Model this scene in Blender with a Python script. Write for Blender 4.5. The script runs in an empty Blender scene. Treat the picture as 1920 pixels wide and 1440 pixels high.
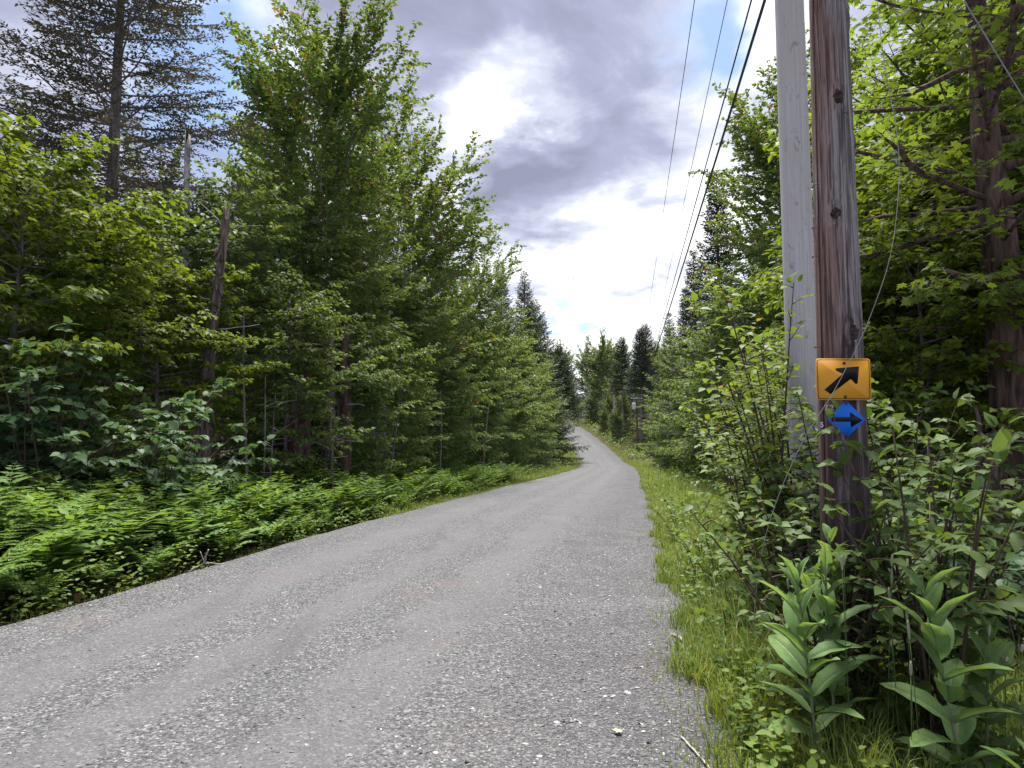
import bpy, math, random
import numpy as np
from mathutils import Matrix, Vector
R = math.radians
scene = bpy.context.scene
C = scene.collection

# ------------------------------------------------------------------ camera
PITCH = math.atan(110 / 1300)
cam = bpy.data.cameras.new('camera')
cam.sensor_width = 36
cam.lens = 36 * 1300 / 1920
cam.clip_start = 0.05
cam.clip_end = 3000
cam_o = bpy.data.objects.new('camera', cam)
C.objects.link(cam_o)
cam_o.location = (0, 0, 1.4)
cam_o.rotation_euler = (R(90) + PITCH, 0, 0)
scene.camera = cam_o

# ------------------------------------------------------------------ sun, exposure
SUN_AZ, SUN_EL = R(6), R(68)           # azimuth measured from +Y towards +X
sun = bpy.data.lights.new('sun', 'SUN')
sun.energy = 4.4
sun.angle = R(24)
sun.color = (1.0, 0.965, 0.91)
sun_o = bpy.data.objects.new('sun', sun)
C.objects.link(sun_o)
sd = Vector((math.sin(SUN_AZ) * math.cos(SUN_EL), math.cos(SUN_AZ) * math.cos(SUN_EL), math.sin(SUN_EL)))
sun_o.rotation_euler = sd.to_track_quat('Z', 'Y').to_euler()
vs = scene.view_settings
vs.view_transform = 'Standard'
vs.look = 'None'
vs.gamma = 1
vs.use_curve_mapping = False
vs.exposure = 1.42
cy = scene.cycles
cy.max_bounces = 6
cy.diffuse_bounces = 4
cy.glossy_bounces = 2
cy.transmission_bounces = 4
cy.transparent_max_bounces = 4
cy.caustics_reflective = False
cy.caustics_refractive = False
cy.sample_clamp_indirect = 4
cy.use_denoising = True
cy.use_fast_gi = True
cy.fast_gi_method = 'REPLACE'
cy.ao_bounces_render = 1
cy.ao_bounces = 1

# ------------------------------------------------------------------ node helper
class NT:
    def __init__(s, tree):
        s.t = tree
        s.t.nodes.clear()
    def n(s, typ, ins=None, **kw):
        nd = s.t.nodes.new(typ)
        for k, v in kw.items():
            setattr(nd, k, v)
        for k, v in (ins or {}).items():
            sock = nd.inputs[k]
            if isinstance(v, bpy.types.NodeSocket):
                s.t.links.new(v, sock)
            else:
                sock.default_value = v
        return nd
    def m(s, op, a, b=None, c=None, clamp=False):
        ins = {0: a}
        if b is not None: ins[1] = b
        if c is not None: ins[2] = c
        return s.n('ShaderNodeMath', ins, operation=op, use_clamp=clamp).outputs[0]
    def v(s, op, a, b=None, scale=None):
        ins = {0: a}
        if b is not None: ins[1] = b
        nd = s.n('ShaderNodeVectorMath', ins, operation=op)
        if scale is not None:
            if isinstance(scale, bpy.types.NodeSocket): s.t.links.new(scale, nd.inputs['Scale'])
            else: nd.inputs['Scale'].default_value = scale
        return nd
    def mix(s, f, a, b, blend='MIX'):
        nd = s.n('ShaderNodeMix', data_type='RGBA', blend_type=blend)
        for i, x in ((0, f), (6, a), (7, b)):
            if isinstance(x, bpy.types.NodeSocket): s.t.links.new(x, nd.inputs[i])
            else: nd.inputs[i].default_value = x if i == 0 else (*x, 1)[:4]
        return nd.outputs[2]
    def ramp(s, f, stops, interp='LINEAR'):
        nd = s.n('ShaderNodeValToRGB', {0: f})
        cr = nd.color_ramp
        cr.interpolation = interp
        while len(cr.elements) < len(stops): cr.elements.new(0.5)
        for e, (p, c) in zip(cr.elements, stops):
            e.position = p
            e.color = (*c, 1) if len(c) == 3 else c
        return nd.outputs[0]
    def noise(s, vec, scale, detail=4, rough=.55, dist=0.):
        return s.n('ShaderNodeTexNoise', {'Vector': vec, 'Scale': scale, 'Detail': detail, 'Roughness': rough, 'Distortion': dist})
    def rng(s, val, a, b, c=0., d=1., smooth=True):
        return s.n('ShaderNodeMapRange', {0: val, 1: a, 2: b, 3: c, 4: d}, interpolation_type='SMOOTHSTEP' if smooth else 'LINEAR').outputs[0]

# ------------------------------------------------------------------ world: daylight sky with broken cloud
world = bpy.data.worlds.new('World')
scene.world = world
world.use_nodes = True
world.light_settings.distance = 1.5
world.light_settings.ao_factor = 1.0
W = NT(world.node_tree)
def skydir(az, el):
    az, el = R(az), R(el)
    return (math.sin(az) * math.cos(el), math.cos(az) * math.cos(el), math.sin(el))
D = W.n('ShaderNodeTexCoord').outputs['Generated']
sep = W.n('ShaderNodeSeparateXYZ', {0: D})
den = W.m('ADD', W.m('MAXIMUM', sep.outputs[2], 0.0), 0.16)
plane = W.v('DIVIDE', D, W.n('ShaderNodeCombineXYZ', {0: den, 1: den, 2: 1.0}).outputs[0]).outputs[0]
plane = W.v('MULTIPLY', plane, (1, 1, 0.6)).outputs[0]
warpn = W.noise(plane, 2.6, 5, .55)
warp = W.v('SCALE', W.v('SUBTRACT', warpn.outputs['Color'], (.5, .5, .5)).outputs[0], scale=.28).outputs[0]
Dw = W.v('ADD', D, warp).outputs[0]
def blob(az, el, r):
    d = W.v('DISTANCE', Dw, skydir(az, el)).outputs['Value']
    return W.rng(d, r, r * .25)
n1 = W.noise(W.v('ADD', plane, (3.1, 7.4, 0)).outputs[0], 1.15, 9, .56, .35).outputs[0]
n2 = W.noise(W.v('ADD', plane, (11.3, 2.2, 4)).outputs[0], 4.2, 8, .6, .5).outputs[0]
bright = W.m('ADD', W.m('MULTIPLY', W.m('SUBTRACT', n1, .5), 1.5), W.m('MULTIPLY', W.m('SUBTRACT', n2, .5), 1.05))
bright = W.m('ADD', bright, .45)
# thin bright gaps and heavy grey banks of the cloud deck (direction, size, brighter or darker)
for az, el, r, amp in ((12, 15.5, .19, .56), (2, 11.5, .16, .52), (1, 28, .11, .46), (-3, 25, .09, .42), (-5, 20, .10, .30),
                       (5, 20, .20, -.40), (-9, 33, .34, -.16), (8, 36, .24, -.10), (21, 31, .12, .45), (-22, 30, .12, .45),
                       (8, 8, .12, .30), (-15, 22, .16, .25)):
    bright = W.m('ADD', bright, W.m('MULTIPLY', blob(az, el, r), amp))
cloud = W.ramp(bright, [(0.0, (.18, .192, .262)), (.36, (.26, .278, .375)), (.62, (.41, .432, .52)), (.85, (.66, .68, .72)), (1.0, (.84, .84, .845))])
gap = W.rng(W.noise(W.v('ADD', plane, (21, 5, 0)).outputs[0], 1.7, 7, .55, .3).outputs[0], .62, .72)
for az, el, r, amp in ((-25, 27, .15, 1.1), (18.3, 31, .10, 1.), (5.2, 10.2, .05, .8), (4.6, 8.5, .035, .6)):
    gap = W.m('ADD', gap, W.m('MULTIPLY', blob(az, el, r), amp), clamp=True)
sky = W.n('ShaderNodeTexSky', sky_type='NISHITA', sun_disc=False)
sky.sun_elevation = SUN_EL
sky.sun_rotation = SUN_AZ
sky.ozone_density = 2.5
bsky = W.n('ShaderNodeBackground', {0: sky.outputs[0], 1: .075})
bcl = W.n('ShaderNodeBackground', {0: cloud, 1: .71})
mixw = W.n('ShaderNodeMixShader', {0: gap, 1: bcl.outputs[0], 2: bsky.outputs[0]})
out = W.n('ShaderNodeOutputWorld')
W.t.links.new(mixw.outputs[0], out.inputs[0])

# ------------------------------------------------------------------ materials
MATS = {}
def newmat(name):
    m = bpy.data.materials.new(name)
    m.use_nodes = True
    MATS[name] = m
    return m, NT(m.node_tree)
def finish(T, shader, disp=None):
    o = T.n('ShaderNodeOutputMaterial')
    T.t.links.new(shader, o.inputs[0])
def leafmat(name, a, b, trans=.38, rough=.55, spec=.22, tboost=1.35, rare=None, veins=False):
    m, T = newmat(name)
    isl = T.n('ShaderNodeNewGeometry').outputs['Random Per Island']
    oi = T.n('ShaderNodeObjectInfo').outputs['Random']
    f = T.m('ADD', T.m('MULTIPLY', isl, .75), T.m('MULTIPLY', oi, .25))
    col = T.mix(f, a, b)
    if rare:
        col = T.mix(T.rng(isl, .955, .96), col, rare)
    po = T.n('ShaderNodeTexCoord').outputs['Object']
    big = T.noise(po, 1.1, 2).outputs[0]
    col = T.mix(T.rng(big, .38, .7, 0., .45), col, T.mix(1., col, (1.5, 1.2, .55), 'MULTIPLY'))
    if veins:
        sx = T.n('ShaderNodeSeparateXYZ', {0: po})
        fine = T.noise(T.v('MULTIPLY', po, (9, 9, 9)).outputs[0], 1., 6, .65).outputs[0]
        vn = T.m('SINE', T.m('MULTIPLY', T.m('SUBTRACT', sx.outputs[1], T.m('MULTIPLY', T.m('ABSOLUTE', sx.outputs[0]), .55)), 88.))
        col = T.mix(T.rng(vn, .80, 1., 0, .35), col, (.26, .33, .15))
        col = T.mix(T.rng(fine, .45, .72, 0, .55), col, T.mix(1., col, (.62, .68, .60), 'MULTIPLY'))
        spot = T.noise(T.v('MULTIPLY', po, (4, 4, 4)).outputs[0], 1., 4, .6).outputs[0]
        col = T.mix(T.rng(spot, .66, .72, 0, .7), col, (.21, .19, .06))
    P = T.n('ShaderNodeBsdfPrincipled', {'Base Color': col, 'Roughness': rough, 'Specular IOR Level': spec})
    tc = T.mix(1., col, (tboost * 1.25, tboost * 1.1, tboost * .55), 'MULTIPLY')
    tr = T.n('ShaderNodeBsdfTranslucent', {0: tc})
    mx = T.n('ShaderNodeMixShader', {0: trans, 1: P.outputs[0], 2: tr.outputs[0]})
    finish(T, mx.outputs[0])
    return m
def barkmat(name, a, b, sc=(14, 14, 2.2), bump=.6, light=None, rough=.9):
    m, T = newmat(name)
    po = T.n('ShaderNodeTexCoord').outputs['Object']
    v = T.v('MULTIPLY', po, sc).outputs[0]
    n = T.noise(v, 1., 7, .62, .6).outputs[0]
    col = T.mix(T.rng(n, .32, .66), a, b)
    if light:
        l = T.noise(po, 1.7, 6, .6).outputs[0]
        col = T.mix(T.rng(l, .52, .66, 0, .8), col, light)
    bp = T.n('ShaderNodeBump', {'Strength': bump, 'Distance': .03, 'Height': n})
    P = T.n('ShaderNodeBsdfPrincipled', {'Base Color': col, 'Roughness': rough, 'Specular IOR Level': .15, 'Normal': bp.outputs[0]})
    finish(T, P.outputs[0])
    return m
def plain(name, col, rough=.6, metal=0., spec=.3, var=.15, sc=9.):
    m, T = newmat(name)
    po = T.n('ShaderNodeTexCoord').outputs['Object']
    n = T.noise(po, sc, 5).outputs[0]
    c = T.mix(T.rng(n, .35, .7, 0, 1), col, tuple(x * (1 - var) for x in col))
    P = T.n('ShaderNodeBsdfPrincipled', {'Base Color': c, 'Roughness': rough, 'Metallic': metal, 'Specular IOR Level': spec})
    finish(T, P.outputs[0])
    return m

leafmat('maple_leaf', (.068, .128, .024), (.130, .195, .034), rare=(.16, .10, .03))
leafmat('maple_lit_leaf', (.070, .130, .022), (.130, .195, .032), trans=.52, tboost=1.5)
leafmat('maple_far', (.080, .132, .046), (.130, .185, .056))
leafmat('beech_leaf', (.070, .130, .014), (.135, .190, .018), trans=.45)
leafmat('sapling_leaf', (.064, .122, .030), (.125, .185, .040))
leafmat('hobble_leaf', (.038, .090, .038), (.072, .135, .048), trans=.30)
leafmat('shrub_leaf', (.064, .128, .034), (.120, .188, .044), trans=.36)
leafmat('dogwood_leaf', (.046, .105, .046), (.085, .152, .058), trans=.28)
leafmat('alder_leaf', (.080, .148, .028), (.145, .215, .038), trans=.4, rare=(.2, .17, .03))
leafmat('milkweed_leaf', (.140, .270, .085), (.185, .310, .105), trans=.36, rough=.6, spec=.25, veins=True)
leafmat('fern_leaf', (.085, .175, .032), (.150, .250, .055), trans=.4)
leafmat('fern_dry', (.16, .10, .04), (.26, .18, .07), trans=.25)
leafmat('grass_blade', (.125, .210, .050), (.200, .280, .078), trans=.36, tboost=1.1, rare=(.30, .26, .13))
leafmat('weed_leaf', (.080, .155, .032), (.140, .220, .045), trans=.36)
leafmat('spruce_needle', (.024, .046, .026), (.046, .072, .036), trans=.12, rough=.6, spec=.2, rare=(.09, .06, .035))
leafmat('fir_needle', (.048, .082, .034), (.085, .122, .044), trans=.15, rough=.6, spec=.2)
leafmat('dull_needle', (.046, .048, .030), (.070, .068, .038), trans=.15, rough=.7, spec=.15, rare=(.11, .08, .05))
barkmat('bark_grey', (.055, .045, .038), (.17, .145, .125))
barkmat('bark_brown', (.035, .022, .017), (.13, .085, .062))
barkmat('bark_pale', (.12, .105, .09), (.36, .33, .30), sc=(8, 8, 5), light=(.42, .41, .39))
barkmat('bark_shag', (.032, .024, .019), (.17, .13, .105), sc=(22, 22, 2.0), bump=1.)
barkmat('twig', (.045, .035, .024), (.12, .09, .06))
barkmat('dry_wood', (.22, .19, .16), (.45, .41, .37), sc=(30, 30, 4))
barkmat('knot_wood', (.018, .013, .012), (.11, .075, .06), sc=(60, 60, 40), bump=1.)
plain('stem_green', (.10, .15, .05), .6, var=.3)
plain('stem_milkweed', (.22, .27, .14), .6, var=.3)
plain('timothy_head', (.30, .32, .19), .9, var=.35, sc=220)
plain('petal_white', (.75, .74, .70), .7, var=.1)
plain('petal_cream', (.55, .50, .42), .8, var=.3, sc=150)
plain('wire_dark', (.035, .035, .04), .6)
plain('wire_grey', (.34, .35, .36), .45, .6, var=.2)
plain('steel', (.30, .29, .28), .45, .8)
plain('rust', (.12, .065, .045), .8, .3, var=.5, sc=60)
plain('digit_metal', (.62, .60, .60), .5, .1, var=.3, sc=60)
plain('sign_black', (.010, .010, .013), .45, var=.2)
plain('transformer_grey', (.42, .44, .46), .5)
plain('dead_leaf', (.30, .13, .06), .8, var=.5, sc=30)
plain('bird_dark', (.04, .04, .045), .8)
plain('moss_leaf', (.42, .46, .25), .7)

def signmat(name, col, fade):
    m, T = newmat(name)
    po = T.n('ShaderNodeTexCoord').outputs['Object']
    n = T.noise(po, 7, 6, .6).outputs[0]
    s = T.noise(T.v('MULTIPLY', po, (90, 90, 25)).outputs[0], 1., 5, .7).outputs[0]
    c = T.mix(T.rng(n, .4, .75, 0, .45), col, fade)
    c = T.mix(T.rng(s, .62, .76, 0, .35), c, tuple(x * .45 for x in col))
    P = T.n('ShaderNodeBsdfPrincipled', {'Base Color': c, 'Roughness': .48, 'Specular IOR Level': .3})
    finish(T, P.outputs[0])
signmat('sign_yellow', (.72, .32, .018), (.66, .36, .04))
signmat('sign_blue', (.006, .15, .66), (.012, .20, .70))

def polemat(name, red):
    m, T = newmat(name)
    po = T.n('ShaderNodeTexCoord').outputs['Object']
    g = T.noise(T.v('MULTIPLY', po, (70, 70, 1.6)).outputs[0], 1., 8, .65, .3).outputs[0]
    g2 = T.noise(T.v('MULTIPLY', po, (16, 16, .7)).outputs[0], 1., 6, .6, .8).outputs[0]
    big = T.noise(T.v('MULTIPLY', po, (4, 4, .9)).outputs[0], 1., 5, .6).outputs[0]
    if red:
        sx = T.n('ShaderNodeSeparateXYZ', {0: po})
        grey = T.mix(T.rng(g, .38, .62), (.085, .072, .070), (.31, .275, .255))
        rd = T.mix(T.rng(g, .38, .62), (.075, .036, .026), (.25, .145, .105))
        side = T.m('ADD', T.m('MULTIPLY', sx.outputs[0], -5.5), T.m('MULTIPLY', T.m('SUBTRACT', big, .5), 3.2))
        c = T.mix(T.rng(side, -.25, .65, 0, .85), grey, rd)
        low = T.m('ADD', T.m('MULTIPLY', T.m('SUBTRACT', 2.15, sx.outputs[2]), .9), T.m('MULTIPLY', T.m('SUBTRACT', g2, .5), 4.2))
        c = T.mix(T.rng(low, -.1, .9, 0, .82), c, (.045, .026, .022))     # creosote soaked foot of the pole
        tar = T.rng(g2, .60, .66, 0, .75)
        c = T.mix(tar, c, (.035, .024, .024))
    else:
        c = T.mix(T.rng(g, .3, .7), (.36, .34, .31), (.47, .445, .41))
        c = T.mix(T.rng(big, .45, .7, 0, .5), c, (.40, .345, .285))
        c = T.mix(T.rng(g2, .60, .70, 0, .3), c, (.24, .255, .25))
        fl = T.noise(T.v('MULTIPLY', po, (9, 9, 5)).outputs[0], 1., 8, .7, 1.2).outputs[0]
        c = T.mix(T.rng(fl, .57, .66, 0, .6), c, (.16, .14, .12))
    bp = T.n('ShaderNodeBump', {'Strength': .7, 'Distance': .006, 'Height': g})
    P = T.n('ShaderNodeBsdfPrincipled', {'Base Color': c, 'Roughness': .82, 'Specular IOR Level': .2, 'Normal': bp.outputs[0]})
    finish(T, P.outputs[0])
polemat('pole_brown', True)
polemat('pole_white', False)

def gravel_road_mat():
    m, T = newmat('gravel_road')
    po = T.n('ShaderNodeTexCoord').outputs['Object']
    att = T.n('ShaderNodeAttribute', attribute_name='across').outputs['Fac']
    v1 = T.n('ShaderNodeTexVoronoi', {'Vector': po, 'Scale': 78., 'Randomness': 1.})
    v2 = T.n('ShaderNodeTexVoronoi', {'Vector': po, 'Scale': 165., 'Randomness': 1.})
    g1 = T.n('ShaderNodeSeparateColor', {0: v1.outputs['Color']}).outputs[0]
    g2 = T.n('ShaderNodeSeparateColor', {0: v2.outputs['Color']}).outputs[1]
    fine = T.noise(po, 260, 3, .6).outputs[0]
    patch = T.noise(po, .9, 6, .6, .4).outputs[0]
    coarse = T.noise(T.v('ADD', po, (9, 3, 0)).outputs[0], 1.6, 5, .6).outputs[0]
    base = T.mix(T.rng(patch, .3, .7), (.092, .092, .094), (.125, .124, .125))
    stone = T.ramp(g1, [(0, (.045, .045, .049)), (.3, (.078, .078, .080)), (.7, (.118, .118, .119)), (.93, (.185, .183, .181)), (1, (.29, .286, .28))])
    # packed fines in the wheel tracks, loose coarse stone between and at the edges
    wv = T.m('ADD', att, T.m('MULTIPLY', T.m('SUBTRACT', patch, .5), .25))
    def band(c0, w): return T.rng(T.m('ABSOLUTE', T.m('SUBTRACT', wv, c0)), w, w * .3)
    pack = T.m('MAXIMUM', T.m('MAXIMUM', band(-.55, .2), band(-.12, .13)), band(.28, .17))
    loose = T.rng(T.m('SUBTRACT', T.m('ADD', coarse, .25), T.m('MULTIPLY', pack, .5)), .25, .75, .40, 1.)
    base = T.mix(T.m('MULTIPLY', pack, .35), base, (.135, .134, .135))
    c = T.mix(loose, base, stone)
    c = T.mix(T.rng(g2, .78, .97, 0, .35), c, (.06, .06, .063))
    c = T.mix(T.rng(fine, .62, .75, 0, .35), c, (.24, .238, .235))
    damp = T.noise(T.v('MULTIPLY', po, (1.6, .35, 1)).outputs[0], 1., 6, .6, .5).outputs[0]
    c = T.mix(T.rng(damp, .52, .72, 0, .38), c, (.058, .057, .064))
    rust = T.noise(T.v('ADD', po, (40, 11, 0)).outputs[0], .8, 5, .6).outputs[0]
    c = T.mix(T.rng(rust, .57, .70, 0, .30), c, (.155, .112, .105))
    c = T.mix(T.m('MULTIPLY', T.rng(att, .38, .75), T.rng(coarse, .35, .6, .1, .45)), c, (.060, .058, .060))
    c = T.mix(1., c, (.93, .93, .93), 'MULTIPLY')
    h = T.m('ADD', T.m('MULTIPLY', T.m('SUBTRACT', 1., v1.outputs['Distance']), loose), T.m('MULTIPLY', fine, .35))
    bp = T.n('ShaderNodeBump', {'Strength': .75, 'Distance': .007, 'Height': h})
    P = T.n('ShaderNodeBsdfPrincipled', {'Base Color': c, 'Roughness': .95, 'Specular IOR Level': .1, 'Normal': bp.outputs[0]})
    finish(T, P.outputs[0])
gravel_road_mat()
def stonemat():
    m, T = newmat('stone')
    isl = T.n('ShaderNodeNewGeometry').outputs['Random Per Island']
    c = T.ramp(isl, [(0, (.05, .05, .055)), (.15, (.078, .078, .080)), (.45, (.115, .115, .116)), (.82, (.175, .173, .171)), (.93, (.14, .11, .105)), (.96, (.26, .257, .252)), (1, (.42, .415, .405))])
    po = T.n('ShaderNodeTexCoord').outputs['Object']
    n = T.noise(po, 300, 3).outputs[0]
    c = T.mix(T.rng(n, .4, .7, 0, .35), c, (.11, .11, .11))
    P = T.n('ShaderNodeBsdfPrincipled', {'Base Color': c, 'Roughness': .88, 'Specular IOR Level': .2})
    finish(T, P.outputs[0])
stonemat()
def soilmat():
    m, T = newmat('soil')
    po = T.n('ShaderNodeTexCoord').outputs['Object']
    a = T.noise(po, 3., 8, .65).outputs[0]
    b = T.n('ShaderNodeTexVoronoi', {'Vector': po, 'Scale': 28.})
    g = T.n('ShaderNodeSeparateColor', {0: b.outputs['Color']}).outputs[0]
    c = T.mix(T.rng(a, .35, .65), (.028, .021, .015), (.075, .055, .036))
    c = T.mix(T.rng(g, .6, 1., 0, .6), c, (.13, .085, .05))
    bp = T.n('ShaderNodeBump', {'Strength': 1., 'Distance': .04, 'Height': T.m('ADD', a, T.m('MULTIPLY', g, .4))})
    P = T.n('ShaderNodeBsdfPrincipled', {'Base Color': c, 'Roughness': .95, 'Specular IOR Level': .1, 'Normal': bp.outputs[0]})
    finish(T, P.outputs[0])
soilmat()

# ------------------------------------------------------------------ mesh helpers
def mesh_from(name, verts, faces, mat=None, smooth=False):
    """faces: list of int arrays (n,k), one per polygon size"""
    me = bpy.data.meshes.new(name)
    verts = np.ascontiguousarray(verts, dtype=np.float32).reshape(-1, 3)
    me.vertices.add(len(verts))
    me.vertices.foreach_set('co', verts.ravel())
    fl = [np.asarray(f, dtype=np.int32) for f in faces if len(f)]
    nl = sum(f.size for f in fl)
    npoly = sum(len(f) for f in fl)
    me.loops.add(nl)
    me.loops.foreach_set('vertex_index', np.concatenate([f.ravel() for f in fl]))
    me.polygons.add(npoly)
    sizes = np.concatenate([np.full(len(f), f.shape[1], np.int32) for f in fl])
    me.polygons.foreach_set('loop_start', np.concatenate([[0], np.cumsum(sizes)[:-1]]).astype(np.int32))
    if smooth:
        me.polygons.foreach_set('use_smooth', np.ones(npoly, bool))
    me.update(calc_edges=True)
    if mat: me.materials.append(MATS[mat])
    return me
class MB:
    """collects verts and faces into one mesh"""
    def __init__(s): s.v = []; s.f = {}; s.n = 0
    def add(s, v, *faces):
        v = np.asarray(v, float).reshape(-1, 3)
        s.v.append(v)
        for f in faces:
            f = np.asarray(f, int)
            if f.size: s.f.setdefault(f.shape[1], []).append(f + s.n)
        s.n += len(v)
        return s
    def mesh(s, name, mat, smooth=False):
        return mesh_from(name, np.concatenate(s.v), [np.concatenate(x) for x in s.f.values()], mat, smooth)
    def box(s, cx, cy_, cz, sx, sy, sz, M=None):
        v = np.array([[x, y, z] for z in (-.5, .5) for y in (-.5, .5) for x in (-.5, .5)]) * (sx, sy, sz) + (cx, cy_, cz)
        if M is not None: v = v @ np.array(M.to_3x3()).T + np.array(M.translation)
        return s.add(v, [[0, 2, 3, 1], [4, 5, 7, 6], [0, 1, 5, 4], [2, 6, 7, 3], [0, 4, 6, 2], [1, 3, 7, 5]])
    def prism(s, poly, y0, y1):
        """outline poly (x,z) pushed from y0 (front) to y1 (back)"""
        n = len(poly)
        p = np.array(poly, float)
        v = np.zeros((2 * n, 3)); v[:n, 0] = p[:, 0]; v[:n, 2] = p[:, 1]; v[:n, 1] = y0
        v[n:, 0] = p[:, 0]; v[n:, 2] = p[:, 1]; v[n:, 1] = y1
        s.add(v, [[i, (i + 1) % n, n + (i + 1) % n, n + i] for i in range(n)])
        k = s.n - 2 * n
        s.f.setdefault(n, []).append(np.array([[k + i for i in range(n)][::-1], [k + n + i for i in range(n)]]))
        return s
    def tubes(s, P, Rr, k=6, cap=True):
        """P (B,n,3) polylines, Rr (B,n) radii"""
        P = np.asarray(P, float); Rr = np.asarray(Rr, float)
        if P.ndim == 2: P = P[None]; Rr = Rr[None]
        B, n, _ = P.shape
        T = np.gradient(P, axis=1)
        T /= np.linalg.norm(T, axis=2, keepdims=True) + 1e-9
        main = P[:, -1] - P[:, 0]
        ref = np.where((np.abs(main[:, 2:3]) > .8 * np.linalg.norm(main, axis=1, keepdims=True)), [[1., 0, 0]], [[0, 0, 1.]])[:, None, :]
        U = np.cross(np.broadcast_to(ref, T.shape), T); U /= np.linalg.norm(U, axis=2, keepdims=True) + 1e-9
        V = np.cross(T, U)
        a = np.arange(k) * 2 * np.pi / k
        ring = P[:, :, None, :] + Rr[:, :, None, None] * (U[:, :, None, :] * np.cos(a)[:, None] + V[:, :, None, :] * np.sin(a)[:, None])
        idx = np.arange(B * n * k).reshape(B, n, k)
        q = np.stack([idx[:, :-1], np.roll(idx, -1, 2)[:, :-1], np.roll(idx, -1, 2)[:, 1:], idx[:, 1:]], -1).reshape(-1, 4)
        st = s.n
        s.add(ring.reshape(-1, 3), q)
        if cap:
            s.f.setdefault(k, []).append(idx[:, -1, :] + st)
            s.f.setdefault(k, []).append(idx[:, 0, ::-1] + st)
        return s

def link(o, parent=None):
    C.objects.link(o)
    if parent is not None: o.parent = parent
    return o
def obj(name, me, parent=None, loc=None, rot=None, scale=None):
    o = bpy.data.objects.new(name, me)
    if loc is not None: o.location = loc
    if rot is not None: o.rotation_euler = rot
    if scale is not None: o.scale = scale if hasattr(scale, '__len__') else (scale,) * 3
    return link(o, parent)
def tag(o, label=None, cat=None, group=None, kind=None):
    if label: o['label'] = label
    if cat: o['category'] = cat
    if group: o['group'] = group
    if kind: o['kind'] = kind
    return o
def empty(name, loc=(0, 0, 0), rz=0., sc=1., **kw):
    o = bpy.data.objects.new(name, None)
    o.empty_display_size = .2
    o.location = loc
    o.rotation_euler = (0, 0, rz)
    o.scale = (sc,) * 3
    link(o)
    return tag(o, **kw)

def nrm(a): return a / (np.linalg.norm(a, axis=-1, keepdims=True) + 1e-9)

# leaf outlines: unit length along +y, x across, z = fold
LEAF2 = (np.array([[0, 0, 0], [.36, .42, .06], [0, 1, -.12], [-.36, .42, .06]]), [[0, 1, 2], [0, 2, 3]])
OVATE = (np.array([[0, 0, 0], [.27, .22, .05], [.30, .55, .04], [0, 1, -.16], [-.30, .55, .04], [-.27, .22, .05], [0, .5, -.02]]),
         [[0, 1, 6], [1, 2, 6], [2, 3, 6], [3, 4, 6], [4, 5, 6], [5, 0, 6]])
OV4 = (np.array([[0, 0, 0], [.27, .22, .05], [.31, .55, .04], [0, 1, -.16], [-.31, .55, .04], [-.27, .22, .05]]), [[0, 1, 2, 3], [0, 3, 4, 5]])
HEART = (np.array([[0, .06, 0], [.22, -.05, .05], [.45, .18, .05], [.40, .55, .02], [0, 1.02, -.2], [-.40, .55, .02], [-.45, .18, .05], [-.22, -.05, .05], [0, .5, -.03]]),
         [[i, i + 1, 8] for i in range(7)] + [[7, 0, 8]])
MAPLE = (np.array([[0, .0, 0], [.30, -.04, .0], [.24, .14, .03], [.58, .34, -.03], [.27, .42, .03], [.30, .68, 0], [.13, .60, .02], [0, 1.0, -.10],
                   [-.13, .60, .02], [-.30, .68, 0], [-.27, .42, .03], [-.58, .34, -.03], [-.24, .14, .03], [-.30, -.04, 0], [0, .34, -.02]]),
         [[i, i + 1, 14] for i in range(13)] + [[13, 0, 14]])
NEEDLE = (np.array([[.0, 0, 0], [.19, .45, .03], [0, 1, 0], [-.19, .45, .03]]), [[0, 1, 2], [0, 2, 3]])

def frames(d, nn):
    d = nrm(d)
    x = nrm(np.cross(d, nn))
    z = np.cross(x, d)
    return x, d, z
def leaves_into(mb, pos, d, nn, size, shape):
    SV, SF = shape
    SF = np.array(SF)
    x, y, z = frames(d, nn)
    N = len(pos)
    V = pos[:, None, :] + size[:, None, None] * (SV[None, :, 0:1] * x[:, None] + SV[None, :, 1:2] * y[:, None] + SV[None, :, 2:3] * z[:, None])
    F = SF[None] + (np.arange(N) * len(SV))[:, None, None]
    mb.add(V.reshape(-1, 3), F.reshape(-1, SF.shape[1]))

# ------------------------------------------------------------------ terrain profile
YK = [-40, 0, 12, 25, 42, 60, 80, 92, 105, 120, 140, 170, 200, 260, 400]
ZK = [0, 0, 0, -.2, -.5, -.8, -.9, .25, 2.0, 4.0, 6.4, 8.8, 11., 14.5, 20]
XY = [-40, 5.2, 10.6, 18.5, 42, 60, 80, 92, 105, 120, 140, 160, 200, 400]
XX = [-9.3, -1.3, -.35, 1.08, 5.2, 8.2, 10.5, 10.9, 10.6, 9.7, 7.6, 4.2, -7, -70]
_yy = np.linspace(-40, 400, 2201)
def _sm(v, w):
    k = np.hanning(w); k /= k.sum()
    return np.convolve(np.pad(v, w // 2, mode='edge'), k, mode='valid')
_zz = _sm(np.interp(_yy, YK, ZK), 41)
_xx = _sm(np.interp(_yy, XY, XX), 41)
def zr(Y): return np.interp(Y, _yy, _zz)
def xc(Y): return np.interp(Y, _yy, _xx)
def hw(Y): return np.interp(Y, [0, 60, 100, 200], [2.6, 2.55, 2.25, 2.2])
def sstep(x): x = np.clip(x, 0, 1); return x * x * (3 - 2 * x)
def wob(x, y):
    return (np.sin(1.7 * x + .6 * y) + np.sin(.9 * y - 1.3 * x + 1) + np.sin(2.9 * y + .4 * x + 2) * .6 + np.sin(4.3 * x - 3.1 * y) * .4) / 3
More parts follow.
